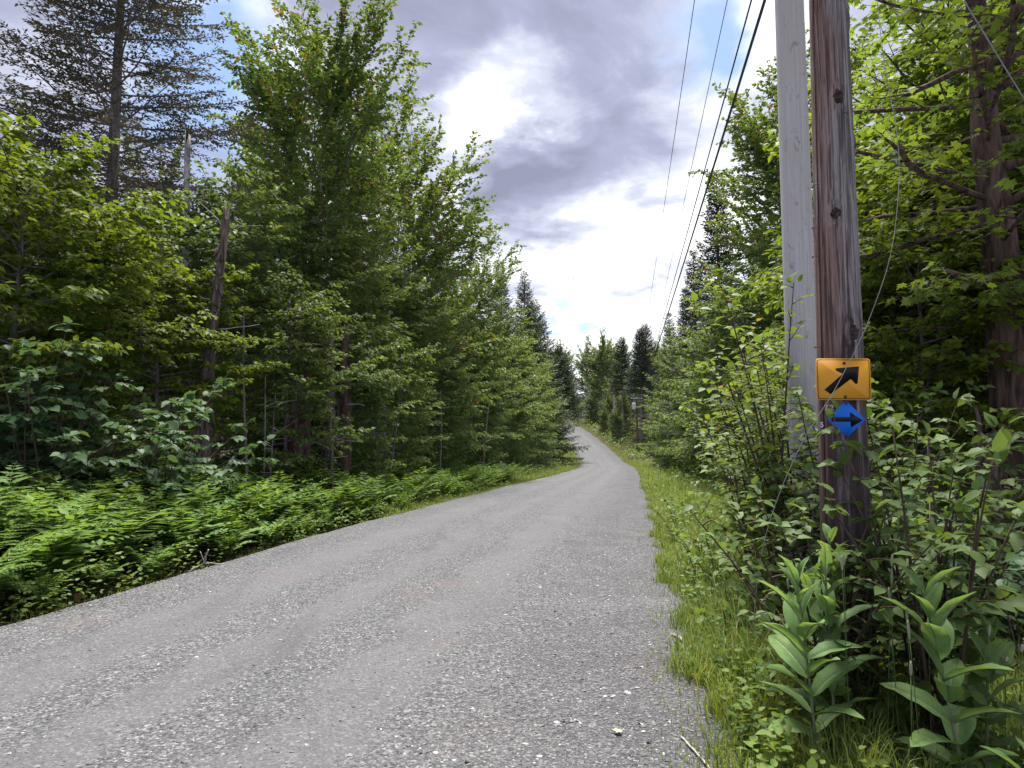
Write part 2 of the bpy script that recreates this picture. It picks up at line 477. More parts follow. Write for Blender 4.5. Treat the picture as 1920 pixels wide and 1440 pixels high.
def gz(X, Y):
    X = np.asarray(X, float); Y = np.asarray(Y, float)
    o = X - xc(Y)
    d = np.abs(o) - hw(Y)
    left = -.10 * sstep((d + .05) / .5) - .10 * sstep((d - .3) / 1.2) + .48 * sstep((d - .5) / 2.6) + .05 * np.clip(d - 4, 0, 60)
    right = -.10 * sstep((d + .05) / .6) - .08 * sstep((d - .3) / 1.2) + .035 * np.clip(d - 3.5, 0, 60)
    side = np.where(o < 0, left, right)
    return zr(Y) - .03 + side + .05 * wob(X, Y) * sstep((d - .2) / 1.)
def gz1(x, y): return float(gz(x, y))

# ground sheet
ys = np.concatenate([np.arange(-30, 0, 3.), np.arange(0, 14, .22), np.arange(14, 40, .6), np.arange(40, 150, 2.), np.arange(150, 401, 12.)])
us = np.concatenate([-np.geomspace(300, 8, 26), np.arange(-7.6, -2.2, .25), np.arange(-2.2, 2.3, 1.1), np.arange(2.4, 7.6, .25), np.geomspace(8, 300, 26)])
Yg, Ug = np.meshgrid(ys, us, indexing='ij')
Xg = Ug + xc(Yg)
Zg = gz(Xg, Yg)
ni, nj = Yg.shape
idx = np.arange(ni * nj).reshape(ni, nj)
quads = np.stack([idx[:-1, :-1], idx[:-1, 1:], idx[1:, 1:], idx[1:, :-1]], -1).reshape(-1, 4)
ground = obj('ground', mesh_from('ground', np.stack([Xg, Yg, Zg], -1), [quads], 'soil', True))
tag(ground, kind='structure')

# road sheet, slightly crowned, its ragged edges run down into the soil
rs = np.concatenate([np.arange(-12, 0, .6), np.arange(0, 20, .1), np.arange(20, 60, .5), np.arange(60, 190, 1.5)])
ts = np.concatenate([[-1.16, -1.08, -1.03], np.linspace(-1, 1, 41), [1.03, 1.08, 1.16]])
Yr, Tr = np.meshgrid(rs, ts, indexing='ij')
rag = .05 * np.sin(Yr * .9 + 1) + .03 * np.sin(Yr * 2.3) + .025 * np.sin(Yr * 6.1 + 2) + .02 * np.sin(Yr * 13.7) + .012 * np.sin(Yr * 29.)
half = hw(Yr) + rag * np.sign(Tr) * np.where(Tr > 0, 1, .7)
Xr = xc(Yr) + Tr * half
Zr = zr(Yr) + .035 * (1 - np.clip(np.abs(Tr), 0, 1) ** 2) - .30 * np.clip(np.abs(Tr) - 1, 0, 1) ** 1. * 2.6 + .006 * wob(Xr * 3, Yr * 3) \
     - .012 * (np.exp(-((Tr + .42) / .13) ** 2) + np.exp(-((Tr - .36) / .13) ** 2)) + .004
ni, nj = Yr.shape
idx = np.arange(ni * nj).reshape(ni, nj)
quads = np.stack([idx[:-1, :-1], idx[:-1, 1:], idx[1:, 1:], idx[1:, :-1]], -1).reshape(-1, 4)
rme = mesh_from('road', np.stack([Xr, Yr, Zr], -1), [quads], 'gravel_road', True)
at_ = rme.attributes.new('across', 'FLOAT', 'POINT')
at_.data.foreach_set('value', Tr.ravel().astype(np.float32))
road = obj('road', rme)
tag(road, kind='structure')
def rz(X, Y):
    t = (X - xc(Y)) / hw(Y)
    return zr(Y) + .035 * (1 - np.clip(np.abs(t), 0, 1) ** 2) + .006 * wob(X * 3, Y * 3) - .012 * (np.exp(-((t + .42) / .13) ** 2) + np.exp(-((t - .36) / .13) ** 2)) + .004 - .30 * np.clip(np.abs(t) - 1, 0, 1) * 2.6

# loose stones on the road
def stones(seed, n, y0, y1, s0, s1, edge=0., big=False):
    r = np.random.default_rng(seed)
    u = r.random(n)
    Y = 1 / ((1 - u) / y0 + u / y1)                   # denser close by
    t = r.uniform(-1.08, 1.12, n)
    if edge: t = np.where(r.random(n) < edge, np.where(r.random(n) < .62, r.normal(.72, .2, n), r.normal(-.97, .07, n)), t)
    t = np.clip(t, -1.12, 1.18)
    pk = np.exp(-((t + .55) / .16) ** 2) + np.exp(-((t + .12) / .1) ** 2) + np.exp(-((t - .28) / .13) ** 2)
    mv = r.random(n) < pk * .5                       # few loose stones lie in the packed wheel tracks
    t = np.where(mv, np.clip(r.normal(.75, .17, n), .4, 1.08), t)
    X = xc(Y) + t * hw(Y)
    Z = np.maximum(rz(X, Y), gz(X, Y) * (np.abs(t) > 1) + -9 * (np.abs(t) <= 1))
    s = s0 + (s1 - s0) * r.random(n) ** 2.6
    sh = np.array([[1, 0, 0], [.2, .9, 0], [-.9, .3, 0], [-.5, -.8, 0], [.5, -.85, 0], [.1, .1, .8], [0, -.1, -.6]])
    F = np.array([[0, 1, 5], [1, 2, 5], [2, 3, 5], [3, 4, 5], [4, 0, 5]])        # the buried underside is left out
    V = sh[None] * r.uniform(.65, 1.25, (n, 7, 3)) + r.normal(0, .12, (n, 7, 3))
    V[:, 5, :2] += r.normal(0, .3, (n, 2))
    a = r.random(n) * 6.28
    ca, sa = np.cos(a), np.sin(a)
    V *= (s * .5)[:, None, None]
    V[:, :, 1] *= r.uniform(.6, 1., n)[:, None]
    V[:, :, 2] *= r.uniform(.4, .75, n)[:, None]
    x = V[:, :, 0] * ca[:, None] - V[:, :, 1] * sa[:, None] + X[:, None]
    y = V[:, :, 0] * sa[:, None] + V[:, :, 1] * ca[:, None] + Y[:, None]
    z = V[:, :, 2] + (Z + s * .05)[:, None]
    return np.stack([x, y, z], -1).reshape(-1, 3), (F[None] + (np.arange(n) * 7)[:, None, None]).reshape(-1, 3)
mb = MB()
for a in ((1, 44000, 2.3, 13, .007, .018, .25), (2, 3600, 2.3, 16, .016, .034, .5), (5, 900, 2.3, 12, .018, .032, 0.), (6, 2600, 2.3, 12, .016, .036, 1.), (3, 190, 2.4, 14, .030, .05, .7), (4, 8000, 6, 30, .018, .03, .6)):
    mb.add(*stones(*a))
g = obj('gravel', mb.mesh('gravel', 'stone'))
tag(g, 'loose grey gravel stones scattered over the dirt road', 'gravel', kind='stuff')

# ------------------------------------------------------------------ tree builders
def curve(p0, az, el, length, n, rng, bend=0., wig=.12):
    """polyline from p0, heading az/el, bending by `bend` radians of elevation over its length"""
    P = [np.array(p0, float)]
    st = length / (n - 1)
    for i in range(n - 1):
        P.append(P[-1] + st * np.array([math.cos(el) * math.cos(az), math.cos(el) * math.sin(az), math.sin(el)]))
        el += bend / (n - 1) + rng.normal(0, wig * .6)
        az += rng.normal(0, wig)
    return np.array(P)
def broadleaf(seed, H, r0, cb, Rad, nb, leaf=.11, shape=OVATE, lsp=.075, ssp=.2, el=(5, 62), bend=.25, prof=None, flat=.45, droop=.3, mats=('bark_grey', 'maple_leaf'),
              lean=0., top=.86, ksides=8, bias=None, mult=2, jit=.42, ejit=.16, twig=.22, lvar=(.58, 1.25), name='tree'):
    rng = np.random.default_rng(seed)
    nt = 14
    tt = np.linspace(0, 1, nt)
    trunk = np.stack([lean * H * tt ** 1.5 + np.cumsum(rng.normal(0, .012 * H / 3, nt)) * tt, np.cumsum(rng.normal(0, .012 * H / 3, nt)) * tt, tt * H * top - .25 * (tt == 0)], 1)
    tr = r0 * (1 - .93 * tt) + .008
    tr[0] *= 1.45
    wood = MB().tubes(trunk, tr, ksides)
    LP, LD = [], []
    prof = prof or (lambda u: (.55 + .45 * min(1, u / .22)) * (1 - .55 * max(0, (u - .55) / .45) ** 2))
    bP, bR, sP, sR = [], [], [], []
    for i in range(nb):
        u = (i + rng.random()) / nb
        f = cb + (1 - cb) * u ** .9
        p0 = np.array([np.interp(f, tt, trunk[:, k]) for k in range(3)])
        az = i * 2.399 + rng.normal(0, .35)
        L = Rad * prof(u) * rng.uniform(*lvar)
        if bias is not None: L *= 1 + bias[1] * math.cos(az - bias[0])
        L = max(L, .35)
        e = R(el[0] + (el[1] - el[0]) * u ** 1.3) + rng.normal(0, .14)
        b = curve(p0, az, e, L, 8, rng, bend * (1 - u), .09)
        br = np.interp(f, tt, tr) * .5 * (1 - .88 * np.linspace(0, 1, 8)) + .003
        bP.append(b); bR.append(np.minimum(br, .013 * L + .004))
        ns = max(3, int(L * .8 / ssp))
        for j in range(ns + 1):
            s = .18 + .82 * (j + rng.uniform(.1, .9)) / (ns + 1)
            q = np.array([np.interp(s * 7, np.arange(8), b[:, k]) for k in range(3)])
            dirb = b[min(7, int(s * 7) + 1)] - b[int(min(6, s * 7))]
            az2 = math.atan2(dirb[1], dirb[0]) + (1 if j % 2 else -1) * rng.uniform(.5, 1.15)
            el2 = math.asin(np.clip(dirb[2] / (np.linalg.norm(dirb) + 1e-9), -1, 1)) * flat + rng.normal(0, ejit)
            L2 = (.42 * min(L, 3.6) * (1.12 - s) + twig) * rng.uniform(.7, 1.2)
            if j == ns: q = b[-1]; az2 = math.atan2(dirb[1], dirb[0]); L2 = twig + .1
            c = curve(q, az2, el2, L2, 4, rng, -droop * .8, .12)
            sP.append(c); sR.append(np.linspace(.006, .002, 4) * (1 + L2))
            m = max(2, int(L2 / lsp))
            ss = np.linspace(.12, 1, m) * 3
            pos = np.stack([np.interp(ss, np.arange(4), c[:, k]) for k in range(3)], 1)
            dd = nrm(c[-1] - c[0])
            lat = nrm(np.cross(dd, [0, 0, 1]))
            for sg in (-1, 1):
                for _ in range(mult):
                    off = rng.normal(0, .055, (m, 3)) * [1, 1, .5] if _ else 0.
                    LP.append(pos + lat * sg * .03 * _ + off); LD.append(dd * .75 + lat * sg * rng.uniform(.4, 1.2, (m, 1)) + [0, 0, -.15])
    wood.tubes(np.array(bP), np.array(bR), 5, cap=False)
    wood.tubes(np.array(sP), np.array(sR), 3, cap=False)
    LP = np.concatenate(LP); LD = np.concatenate(LD)
    N = len(LP)
    LD = nrm(LD) + rng.normal(0, .28, (N, 3)) + [0, 0, -droop * .6]
    NN = np.array([[0, 0, 1.]]) + rng.normal(0, jit, (N, 3))
    crown = MB()
    leaves_into(crown, LP + rng.normal(0, .02, (N, 3)), LD, NN, leaf * rng.uniform(.6, 1.2, N), shape)
    return dict(trunk=wood.mesh(name + '_trunk', mats[0], True), crown=crown.mesh(name + '_crown', mats[1]))
def conifer(seed, H, r0, cb, Rad, mats=('bark_brown', 'spruce_needle'), wsp=.42, nw=6, needle=.075, dens=1., droop=.5, el0=8, sparse=0., up=.5, name='conifer', power=.85, tsp=.13):
    rng = np.random.default_rng(seed)
    tt = np.linspace(0, 1, 10)
    trunk = np.stack([rng.normal(0, .02, 10) * tt, rng.normal(0, .02, 10) * tt, tt * H - .25 * (tt == 0)], 1)
    tr = r0 * (1 - .96 * tt) + .006
    tr[0] *= 1.3
    wood = MB().tubes(trunk, tr, 8)
    bP, bR, tP, tR, LP, LD, LS = [], [], [], [], [], [], []
    z = cb * H
    while z < H - .15:
        u = (z - cb * H) / (H * (1 - cb))
        k = nw if u < .9 else 4
        a0 = rng.random() * 6.28
        for j in range(k):
            if rng.random() < sparse: continue
            L = (Rad * (1 - u) ** power + .12) * rng.uniform(.7, 1.15)
            az = a0 + j * 6.283 / k + rng.normal(0, .2)
            e = R(el0 - 30 * (1 - u) * droop + 38 * u) + rng.normal(0, .08)
            n = 7
            b = curve((0, 0, z + rng.normal(0, .08)), az, e, L, n, rng, (up if L > .5 else .1), .05)
            bP.append(b); bR.append(np.linspace(.012 + .006 * L, .003, n))
            m = max(2, int(L / tsp))
            for i in range(m + 1):
                s = .16 + .84 * i / m
                q = np.array([np.interp(s * (n - 1), np.arange(n), b[:, c]) for c in range(3)])
                for sg in (-1, 1):
                    L2 = (.36 * L * (1.15 - s) + .10) * rng.uniform(.6, 1.15)
                    if i == m: L2 = .12
                    a2 = az + sg * rng.uniform(.6, 1.0)
                    c = curve(q, a2, e * .6 + rng.normal(-.12, .14), L2, 3, rng, -.15, .06)
                    tP.append(c); tR.append(np.array([.004, .003, .0015]))
                    w = max(3, int(L2 / (needle * .42) * dens))
                    ss = np.linspace(.08, 1, w) * 2
                    pos = np.stack([np.interp(ss, np.arange(3), c[:, kk]) for kk in range(3)], 1)
                    dd = nrm(c[-1] - c[0]); lat = nrm(np.cross(dd, [0, 0, 1]))
                    sgn = np.where(np.arange(w) % 2, 1., -1.)[:, None]
                    LP.append(pos); LD.append(dd + lat * sgn * .75 + rng.normal(0, .3, (w, 3)))
        z += wsp * rng.uniform(.75, 1.2) * (1 - .45 * u)
    wood.tubes(np.array(bP), np.array(bR), 4, cap=False)
    wood.tubes(np.array(tP), np.array(tR), 3, cap=False)
    LP = np.concatenate(LP); LD = np.concatenate(LD); N = len(LP)
    crown = MB()
    leaves_into(crown, LP, LD, np.array([[0, 0, 1.]]) + rng.normal(0, .5, (N, 3)), needle * rng.uniform(.7, 1.35, N), NEEDLE)
    return dict(trunk=wood.mesh(name + '_trunk', mats[0], True), crown=crown.mesh(name + '_crown', mats[1]))
def plant_tree(name, proto, x, y, rz_=0., sc=1., label=None, cat='tree', group=None, dz=0., tilt=None):
    o = empty(name, (x, y, gz1(x, y) + dz), rz_, sc, label=label, cat=cat, group=group)
    if tilt: o.rotation_euler = (tilt[0], tilt[1], rz_)
    for part in ('trunk', 'crown'):
        obj(part, proto[part], o)
    return o

# ------------------------------------------------------------------ trees beside the road
tall = dict(prof=lambda u: .8 + .75 * u)
mapleA = broadleaf(11, 15.4, .15, .26, 3.2, 62, .14, OV4, .09, .20, el=(14, 68), top=.66, lvar=(.82, 1.10), flat=.85, jit=.65, ejit=.42, twig=.36, name='maple_a', **tall)
mapleB = broadleaf(12, 14.2, .17, .22, 3.9, 60, .15, OV4, .095, .22, el=(8, 68), top=.64, lvar=(.82, 1.10), flat=.85, jit=.65, ejit=.42, twig=.4, name='maple_b', prof=lambda u: .85 + .6 * u)
beech = broadleaf(13, 6.6, .065, .26, 2.5, 54, .135, OV4, .08, .15, el=(2, 42), bend=.05, flat=.2, droop=.25, mats=('bark_grey', 'beech_leaf'), name='beech')
sapA = broadleaf(14, 5.4, .04, .04, 1.9, 62, .12, OV4, .075, .14, el=(-4, 45), bend=.0, flat=.2, droop=.3, mats=('bark_grey', 'sapling_leaf'), name='sapling_a')
sapB = broadleaf(15, 7.6, .06, .05, 2.1, 72, .125, OV4, .08, .15, el=(-4, 55), bend=.05, flat=.25, droop=.3, mats=('bark_grey', 'sapling_leaf'), name='sapling_b')
roundT = broadleaf(16, 12.5, .16, .06, 3.4, 74, .20, LEAF2, .12, .22, el=(-6, 76), top=.66, flat=.8, jit=.65, ejit=.4, prof=lambda u: .8 + .55 * u, mats=('bark_grey', 'maple_far'), name='round_tree')
overM = broadleaf(17, 10.8, .30, .30, 3.0, 60, .125, MAPLE, .10, .17, el=(-6, 50), bend=.05, flat=.25, droop=.3, mats=('bark_brown', 'maple_lit_leaf'), bias=(R(-60), .38), mult=1, name='overhang')
spruceT = conifer(21, 19, .20, .24, 3.6, ('bark_grey', 'dull_needle'), wsp=.5, nw=6, needle=.115, dens=1.0, droop=.35, el0=6, sparse=.06, up=.2, name='old_spruce', power=.55, tsp=.19)
firA = conifer(22, 15, .16, .16, 3.5, ('bark_brown', 'fir_needle'), wsp=.42, nw=7, needle=.15, dens=1.3, name='fir', tsp=.2, power=.95)
spruceD = conifer(23, 12, .16, .04, 3.4, ('bark_brown', 'spruce_needle'), wsp=.45, nw=7, needle=.17, dens=1.2, droop=.9, name='dark_spruce', tsp=.17, power=.7)
spruceO = conifer(26, 13, .17, .40, 4.2, ('bark_brown', 'spruce_needle'), wsp=.42, nw=7, needle=.18, dens=1.2, droop=.7, name='overhanging_spruce', tsp=.2, power=.7)
spruceN = conifer(27, 14, .16, .08, 2.3, ('bark_brown', 'spruce_needle'), wsp=.42, nw=7, needle=.16, dens=1.2, droop=.7, name='narrow_spruce', tsp=.18, power=.8)
firB = conifer(24, 14, .15, .45, 2.2, ('bark_grey', 'spruce_needle'), wsp=.4, nw=7, needle=.16, dens=1.3, name='bare_fir', tsp=.17, power=.6)

rnd = random.Random(5)
# left of the road, forest edge behind the ferns
plant_tree('spruce_tree', spruceT, -9.5, 16, .4, 1., 'tall old spruce with sparse grey-brown branches above the yellow-green beeches')
plant_tree('maple_tree', mapleA, -6.0, 20, 1.0, 1.0, 'tall slender maple with bright green upright crown beside the old spruce')
plant_tree('maple_tree', mapleB, -4.3, 26, 2.3, 1.05, 'broad full maple whose crown leans out over the road edge')
plant_tree('maple_tree', mapleB, -2.6, 33, 4.4, .83, 'smaller round maple between the broad maple and the roadside firs')
plant_tree('maple_tree', mapleA, -9.4, 26, 3.0, .9, 'maple half hidden behind the tall slender maple')
for k, (x, y, a, s, l) in enumerate(((-7.9, 10.8, .5, .92, 'yellow-green beech spreading flat sprays in front of the old spruce'),
                                     (-6.6, 12.9, 2.2, .74, 'low yellow-green beech leaning over the shaggy dead trunk'),
                                     (-10.2, 12.6, 4.0, 1.1, 'taller yellow-green beech behind the large-leaved hobblebushes'))):
    plant_tree('beech_tree', beech, x, y, a, s, l)
spots = [(-4.9, 15.0, .9), (-6.6, 15.6, 1.0), (-4.3, 17.2, .85), (-5.8, 18.5, 1.05), (-3.9, 20.2, .9), (-4.2, 23.0, 1.), (-3.0, 25.5, .95), (-3.4, 28.5, 1.05),
         (-1.9, 31.0, 1.), (-2.2, 35.0, 1.1), (-.6, 38.0, 1.1), (-.3, 42.5, 1.15), (.6, 47, 1.2), (1.0, 53, 1.15), (2.1, 60, 1.1), (-8.4, 14.2, .8), (-11.5, 12.5, .9)]
for k, (x, y, s) in enumerate(spots):
    plant_tree('sapling_tree', (sapA, sapB)[k % 2], x, y, rnd.random() * 6.28, s, ('shorter bushy' if k % 2 == 0 else 'taller slim') + ' leafy sapling ' + ('among the dark trunks behind the fern bed' if y < 19 else 'at the feet of the full maples' if y < 34 else 'below the pointed firs on the ferny side'), group='saplings along the ferny forest edge')
for k, (x, y, s) in enumerate(((-1.3, 45, .80), (.9, 51, .74), (1.6, 57, .72), (3.4, 66, .6))):
    plant_tree('broadleaf_tree', roundT, x, y, k * 1.7, s, 'pale green broadleaf tree under the pointed firs on the ferny side', group='pale broadleaf trees on the ferny side')
for x, y, s, l in ((-.5, 55, 1.06, 'pointed fir nearest the maples on the ferny side'), (1.5, 61, 1.16, 'pointed fir in the middle of the row of three'),
                   (2.5, 66, 1.07, 'pointed fir at the end of the row, next to the drooping spruce')):
    plant_tree('fir_tree', firA if s != 1.07 else spruceD, x, y, x * 2, s if s != 1.07 else 1.28, l, tilt=(.02, .03 * math.sin(x * 5)))
plant_tree('spruce_tree', spruceO, 5.3, 80, .3, 1.0, 'dark drooping spruce hanging over the road where it bends')
plant_tree('spruce_tree', spruceD, 1.8, 91, 2.3, .9, 'dark spruce behind the drooping spruce at the bend')
# deeper forest, left
k = 0
for x, y, p, s in ((-14, 18, sapB, 1.2), (-12, 22, roundT, .8), (-17, 24, roundT, .9), (-15, 30, firA, .8), (-10.5, 31, roundT, .85), (-7.5, 34, roundT, .85), (-6, 40, firA, .85), (-20, 32, roundT, 1.),
                   (-12, 40, roundT, .9), (-4.5, 48, roundT, .9), (-18, 42, firA, .9), (-9, 52, roundT, .95), (-3, 62, roundT, .9), (-25, 26, roundT, 1.), (-16, 14, sapB, 1.1), (-21, 18, roundT, .8), (-26, 40, roundT, 1.1),
                   (0, 74, roundT, .8), (-8, 70, roundT, 1.), (-13, 60, roundT, 1.)):
    plant_tree('forest_tree', p, x, y, rnd.random() * 6.28, s, 'tree deep in the woods behind the fern bed', group='deeper trees behind the fern bed')
# far end, beyond the crest
for x, y, s in ((17, 132, 1.3), (21, 150, 1.35), (26, 165, 1.3), (19, 175, 1.35), (32, 160, 1.25), (12, 185, 1.4), (5, 160, 1.0), (-3, 170, 1.2), (38, 185, 1.4), (-12, 165, 1.2), (0, 130, .9), (-6, 120, .9), (28, 200, 1.4), (46, 200, 1.5), (-22, 180, 1.4), (15, 205, 1.5)):
    plant_tree('distant_tree', roundT, x, y, rnd.random() * 6.28, s, 'distant rounded broadleaf tree beyond the crest of the road', group='trees beyond the crest')
# right of the road
plant_tree('broadleaf_tree', mapleA, 10.0, 24, .6, 1.08, 'tall leafy tree rising just behind the pale pole')
plant_tree('broadleaf_tree', mapleB, 12.6, 30, 3.6, .85, 'full broadleaf tree hidden partly by the pale pole')
plant_tree('spruce_tree', spruceN, 10.3, 34, 1.3, 1.12, 'dark tall spruce under the overhead wires')
plant_tree('spruce_tree', spruceN, 11.2, 42, 2.6, 1.0, 'dark spruce further up the wires beside pale saplings')
plant_tree('fir_tree', spruceN, 13.2, 52, .9, 1.0, 'fir rising over the saplings under the overhead wires')
plant_tree('fir_tree', spruceN, 14.9, 65, 4., 1.05, 'slim fir next to the rounded tree under the wires')
plant_tree('broadleaf_tree', roundT, 14.6, 60, .9, .95, 'rounded tree beyond the fir under the wires')
for x, y, s, l in ((18.4, 99, 1.2, 'bare-stemmed fir beside the distant utility pole'), (19.8, 102, 1.25, 'bare-stemmed fir behind the distant utility pole'), (17.2, 108, 1.12, 'bare-stemmed fir furthest up the road past the distant pole')):
    plant_tree('fir_tree', firB, x, y, x, s, l)
for x, y, s in ((7.3, 19.5, .85), (7.7, 22.5, .95), (8.3, 26, 1.), (8.7, 29.5, .95), (9.2, 33, 1.), (10.0, 37, 1.05), (10.6, 41, 1.), (11.5, 46, 1.1), (12.2, 51, 1.1), (13.2, 57, 1.1), (14., 63, 1.15), (16.4, 70, 1.15), (6.7, 15.5, .8), (6.3, 12.8, .72)):
    plant_tree('sapling_tree', (sapB, sapA)[int(y) % 2], x, y, rnd.random() * 6.28, s, ('taller slim' if int(y) % 2 == 0 else 'shorter bushy') + ' leafy sapling under the wires ' + ('behind the roadside bushes' if y < 24 else 'around the dark tall spruces' if y < 46 else 'towards the distant utility pole'), group='saplings along the grassy verge')
for x, y, s in ((17.5, 110, .55), (15.5, 103, .4), (19.5, 115, .8), (21, 105, .9), (16.6, 118, .5), (18, 124, .7), (14.8, 112, .35)):
    plant_tree('verge_tree', roundT, x, y, rnd.random() * 6.28, s, 'bushy tree above the grass near the top of the road', group='bushy trees near the crest')
plant_tree('maple_tree', overM, 5.6, 7.7, .55, 1., 'big old maple with thick furrowed trunk behind the signed pole')
plant_tree('maple_tree', overM, 7.9, 11.6, .3, .95, 'maple further back behind the thick furrowed trunk')
plant_tree('maple_tree', overM, 9.6, 15.6, -.3, 1.05, 'maple whose yellow-tinged sprays show beside the pale pole')
for x, y, a, s, l in ((5.1, 8.5, 2.9, .70, 'small yellow-green beech filling the gap beside the brown pole'), (6.2, 9.3, .4, .85, 'yellow-green beech reaching past the thick furrowed trunk'), (6.3, 10.9, 1.2, .95, 'yellow-green beech seen between the brown pole and the thick trunk'), (7.6, 10.4, 3.1, 1.2, 'tall yellow-green beech behind the thick furrowed trunk'), (9.0, 14.8, 4.4, 1.15, 'beech in the woods just beside the pale pole')):
    plant_tree('beech_tree', beech, x, y, a, s, l)
for x, y, s in ((12.5, 142, .45), (14.5, 128, .4), (10.5, 152, .5), (16, 137, .5), (2.6, 112, .45), (3.4, 124, .42), (2.4, 104, .5), (3.2, 133, .45), (1, 142, .5), (8, 160, .6), (13.5, 165, .7), (3, 155, .6)):
    plant_tree('crest_bush', roundT, x, y, rnd.random() * 6.28, s, 'rounded bush at the top of the climbing road', cat='bush', group='bushes at the crest')
for x, y, p, s in ((13, 18, roundT, .85), (16, 24, roundT, .9), (10, 19, sapB, 1.2), (15, 33, roundT, .95), (17, 44, roundT, 1.), (19, 56, roundT, 1.), (21, 70, roundT, 1.), (24, 85, roundT, 1.1), (8.6, 14.5, sapA, 1.1), (20, 30, roundT, 1.)):
    plant_tree('forest_tree', p, x, y, rnd.random() * 6.28, s, 'tree deep in the woods behind the utility poles', group='deeper trees behind the utility poles')

# ------------------------------------------------------------------ standing dead trunks and bare stems at the forest edge
def bare_trunk(name, x, y, H, r0, r1, mat, label, lean=(0, 0), shag=0, seed=1, group=None):
    rng = np.random.default_rng(seed)
    n, k = 40, 14
    z = np.linspace(-.25, H, n)
    th = np.arange(k) * 2 * np.pi / k
    ax = np.stack([lean[0] * z + .05 * np.sin(z * .9 + seed), lean[1] * z + .04 * np.sin(z * 1.3)], 1)
    rr = np.interp(z, [-.25, .3, H], [r0 * 1.5, r0, r1])[:, None] * (1 + rng.normal(0, .06, (n, k)) + .08 * np.sin(3 * th + 1)[None])
    V = np.stack([ax[:, 0:1] + rr * np.cos(th), ax[:, 1:2] + rr * np.sin(th), np.repeat(z[:, None], k, 1)], -1)
    V[-1, :, 2] += rng.uniform(-.3, .3, k)               # ragged broken top
    idx = np.arange(n * k).reshape(n, k)
    q = np.stack([idx[:-1], np.roll(idx, -1, 1)[:-1], np.roll(idx, -1, 1)[1:], idx[1:]], -1).reshape(-1, 4)
    mb = MB().add(V.reshape(-1, 3), q)
    mb.f.setdefault(k, []).append(idx[-1:])
    top_ = empty(name, (x, y, gz1(x, y)), label=label, cat='tree', group=group)
    o = obj('trunk', mb.mesh('trunk', mat, True), top_)
    if shag:
        for i in range(shag):
            zz = rng.uniform(.2, H * .9); a = rng.uniform(3.3, 6.1); L = rng.uniform(.15, .5); w = rng.uniform(.03, .07)
            r_ = np.interp(zz, [0, H], [r0, r1])
            c0 = np.array([lean[0] * zz + r_ * math.cos(a), lean[1] * zz + r_ * math.sin(a), zz])
            t_ = np.array([-math.sin(a), math.cos(a), 0]); nn = np.array([math.cos(a), math.sin(a), 0])
            v = [c0 - t_ * w, c0 + t_ * w, c0 + t_ * w * .8 + nn * .03 - [0, 0, L * .6], c0 - t_ * w * .6 + nn * .035 - [0, 0, L * .6], c0 + nn * .09 - [0, 0, L]]
            v = v + [p - nn * .012 for p in v]
            m2 = MB().add(v, [[0, 1, 2, 3], [8, 7, 6, 5], [0, 5, 6, 1], [0, 3, 8, 5], [1, 6, 7, 2]], [[3, 2, 4], [9, 7, 8]])
            obj('bark_strip', m2.mesh('bark_strip', mat), o)
    st = []
    for i in range(7 if shag else 5):                     # dead branch stubs
        zz = rng.uniform(.8, H); a = rng.uniform(0, 6.28)
        st.append(curve((lean[0] * zz, lean[1] * zz, zz), a, rng.uniform(-.2, .6), rng.uniform(.25, .9), 5, rng, -.2, .15))
    for b in st:
        obj('dead_branch', MB().tubes(b, np.linspace(.014, .004, 5) * min(1., r0 / .08), 5).mesh('dead_branch', 'dry_wood'), o)
    return top_
bare_trunk('dead_tree', -5.75, 12.9, 5.6, .14, .06, 'bark_shag', 'dead trunk with shaggy peeling bark rising from the ferns', (.035, .02), 26, 3)
bare_trunk('dead_tree', -7.35, 15.0, 7.9, .085, .06, 'bark_pale', 'pale bare broken-topped trunk between the spruce and slender maple', (.02, 0), 0, 4)
bare_trunk('bare_tree', -4.75, 15.4, 4.2, .27, .2, 'bark_brown', 'thick dark reddish trunk in the shade behind the ferns', (.0, .0), 6, 5)
bare_trunk('bare_tree', -4.25, 15.9, 4.0, .13, .11, 'bark_shag', 'brown trunk with a pale scar beside the thick dark trunk', (.0, .0), 12, 6)
bare_trunk('bare_tree', -4.05, 16.6, 4.0, .15, .12, 'bark_brown', 'furrowed brown trunk just behind the one with the pale scar', (.01, .0), 10, 7)
for i, (x, y, H, r_) in enumerate(((-4.6, 12.7, 2.4, .018), (-4.45, 12.6, 2.2, .016), (-5.0, 13.3, 3.5, .028), (-3.55, 14.2, 2.2, .016), (-3.1, 17.5, 3.0, .02), (-2.2, 21.0, 3.0, .022), (-6.3, 13.6, 4, .03), (-3.7, 19, 4, .03), (-6.0, 17, 6, .06), (-1.1, 27.0, 4, .03))):
    bare_trunk('bare_sapling', x, y, H, r_, r_ * .6, 'bark_grey', 'thin grey bare sapling stem standing in the shade behind the ferns', (rnd.uniform(-.08, .08), 0), 0, 20 + i, 'thin bare stems behind the ferns')
bare_trunk('birch_tree', 16.4, 112, 7.5, .16, .12, 'bark_pale', 'white birch trunk standing near the crest of the road', (.01, 0), 0, 41)
bare_trunk('bare_tree', 5.02, 7.25, 1.75, .14, .12, 'bark_shag', 'short broken stub leaning on the thick furrowed maple trunk', (.02, .03), 8, 42)

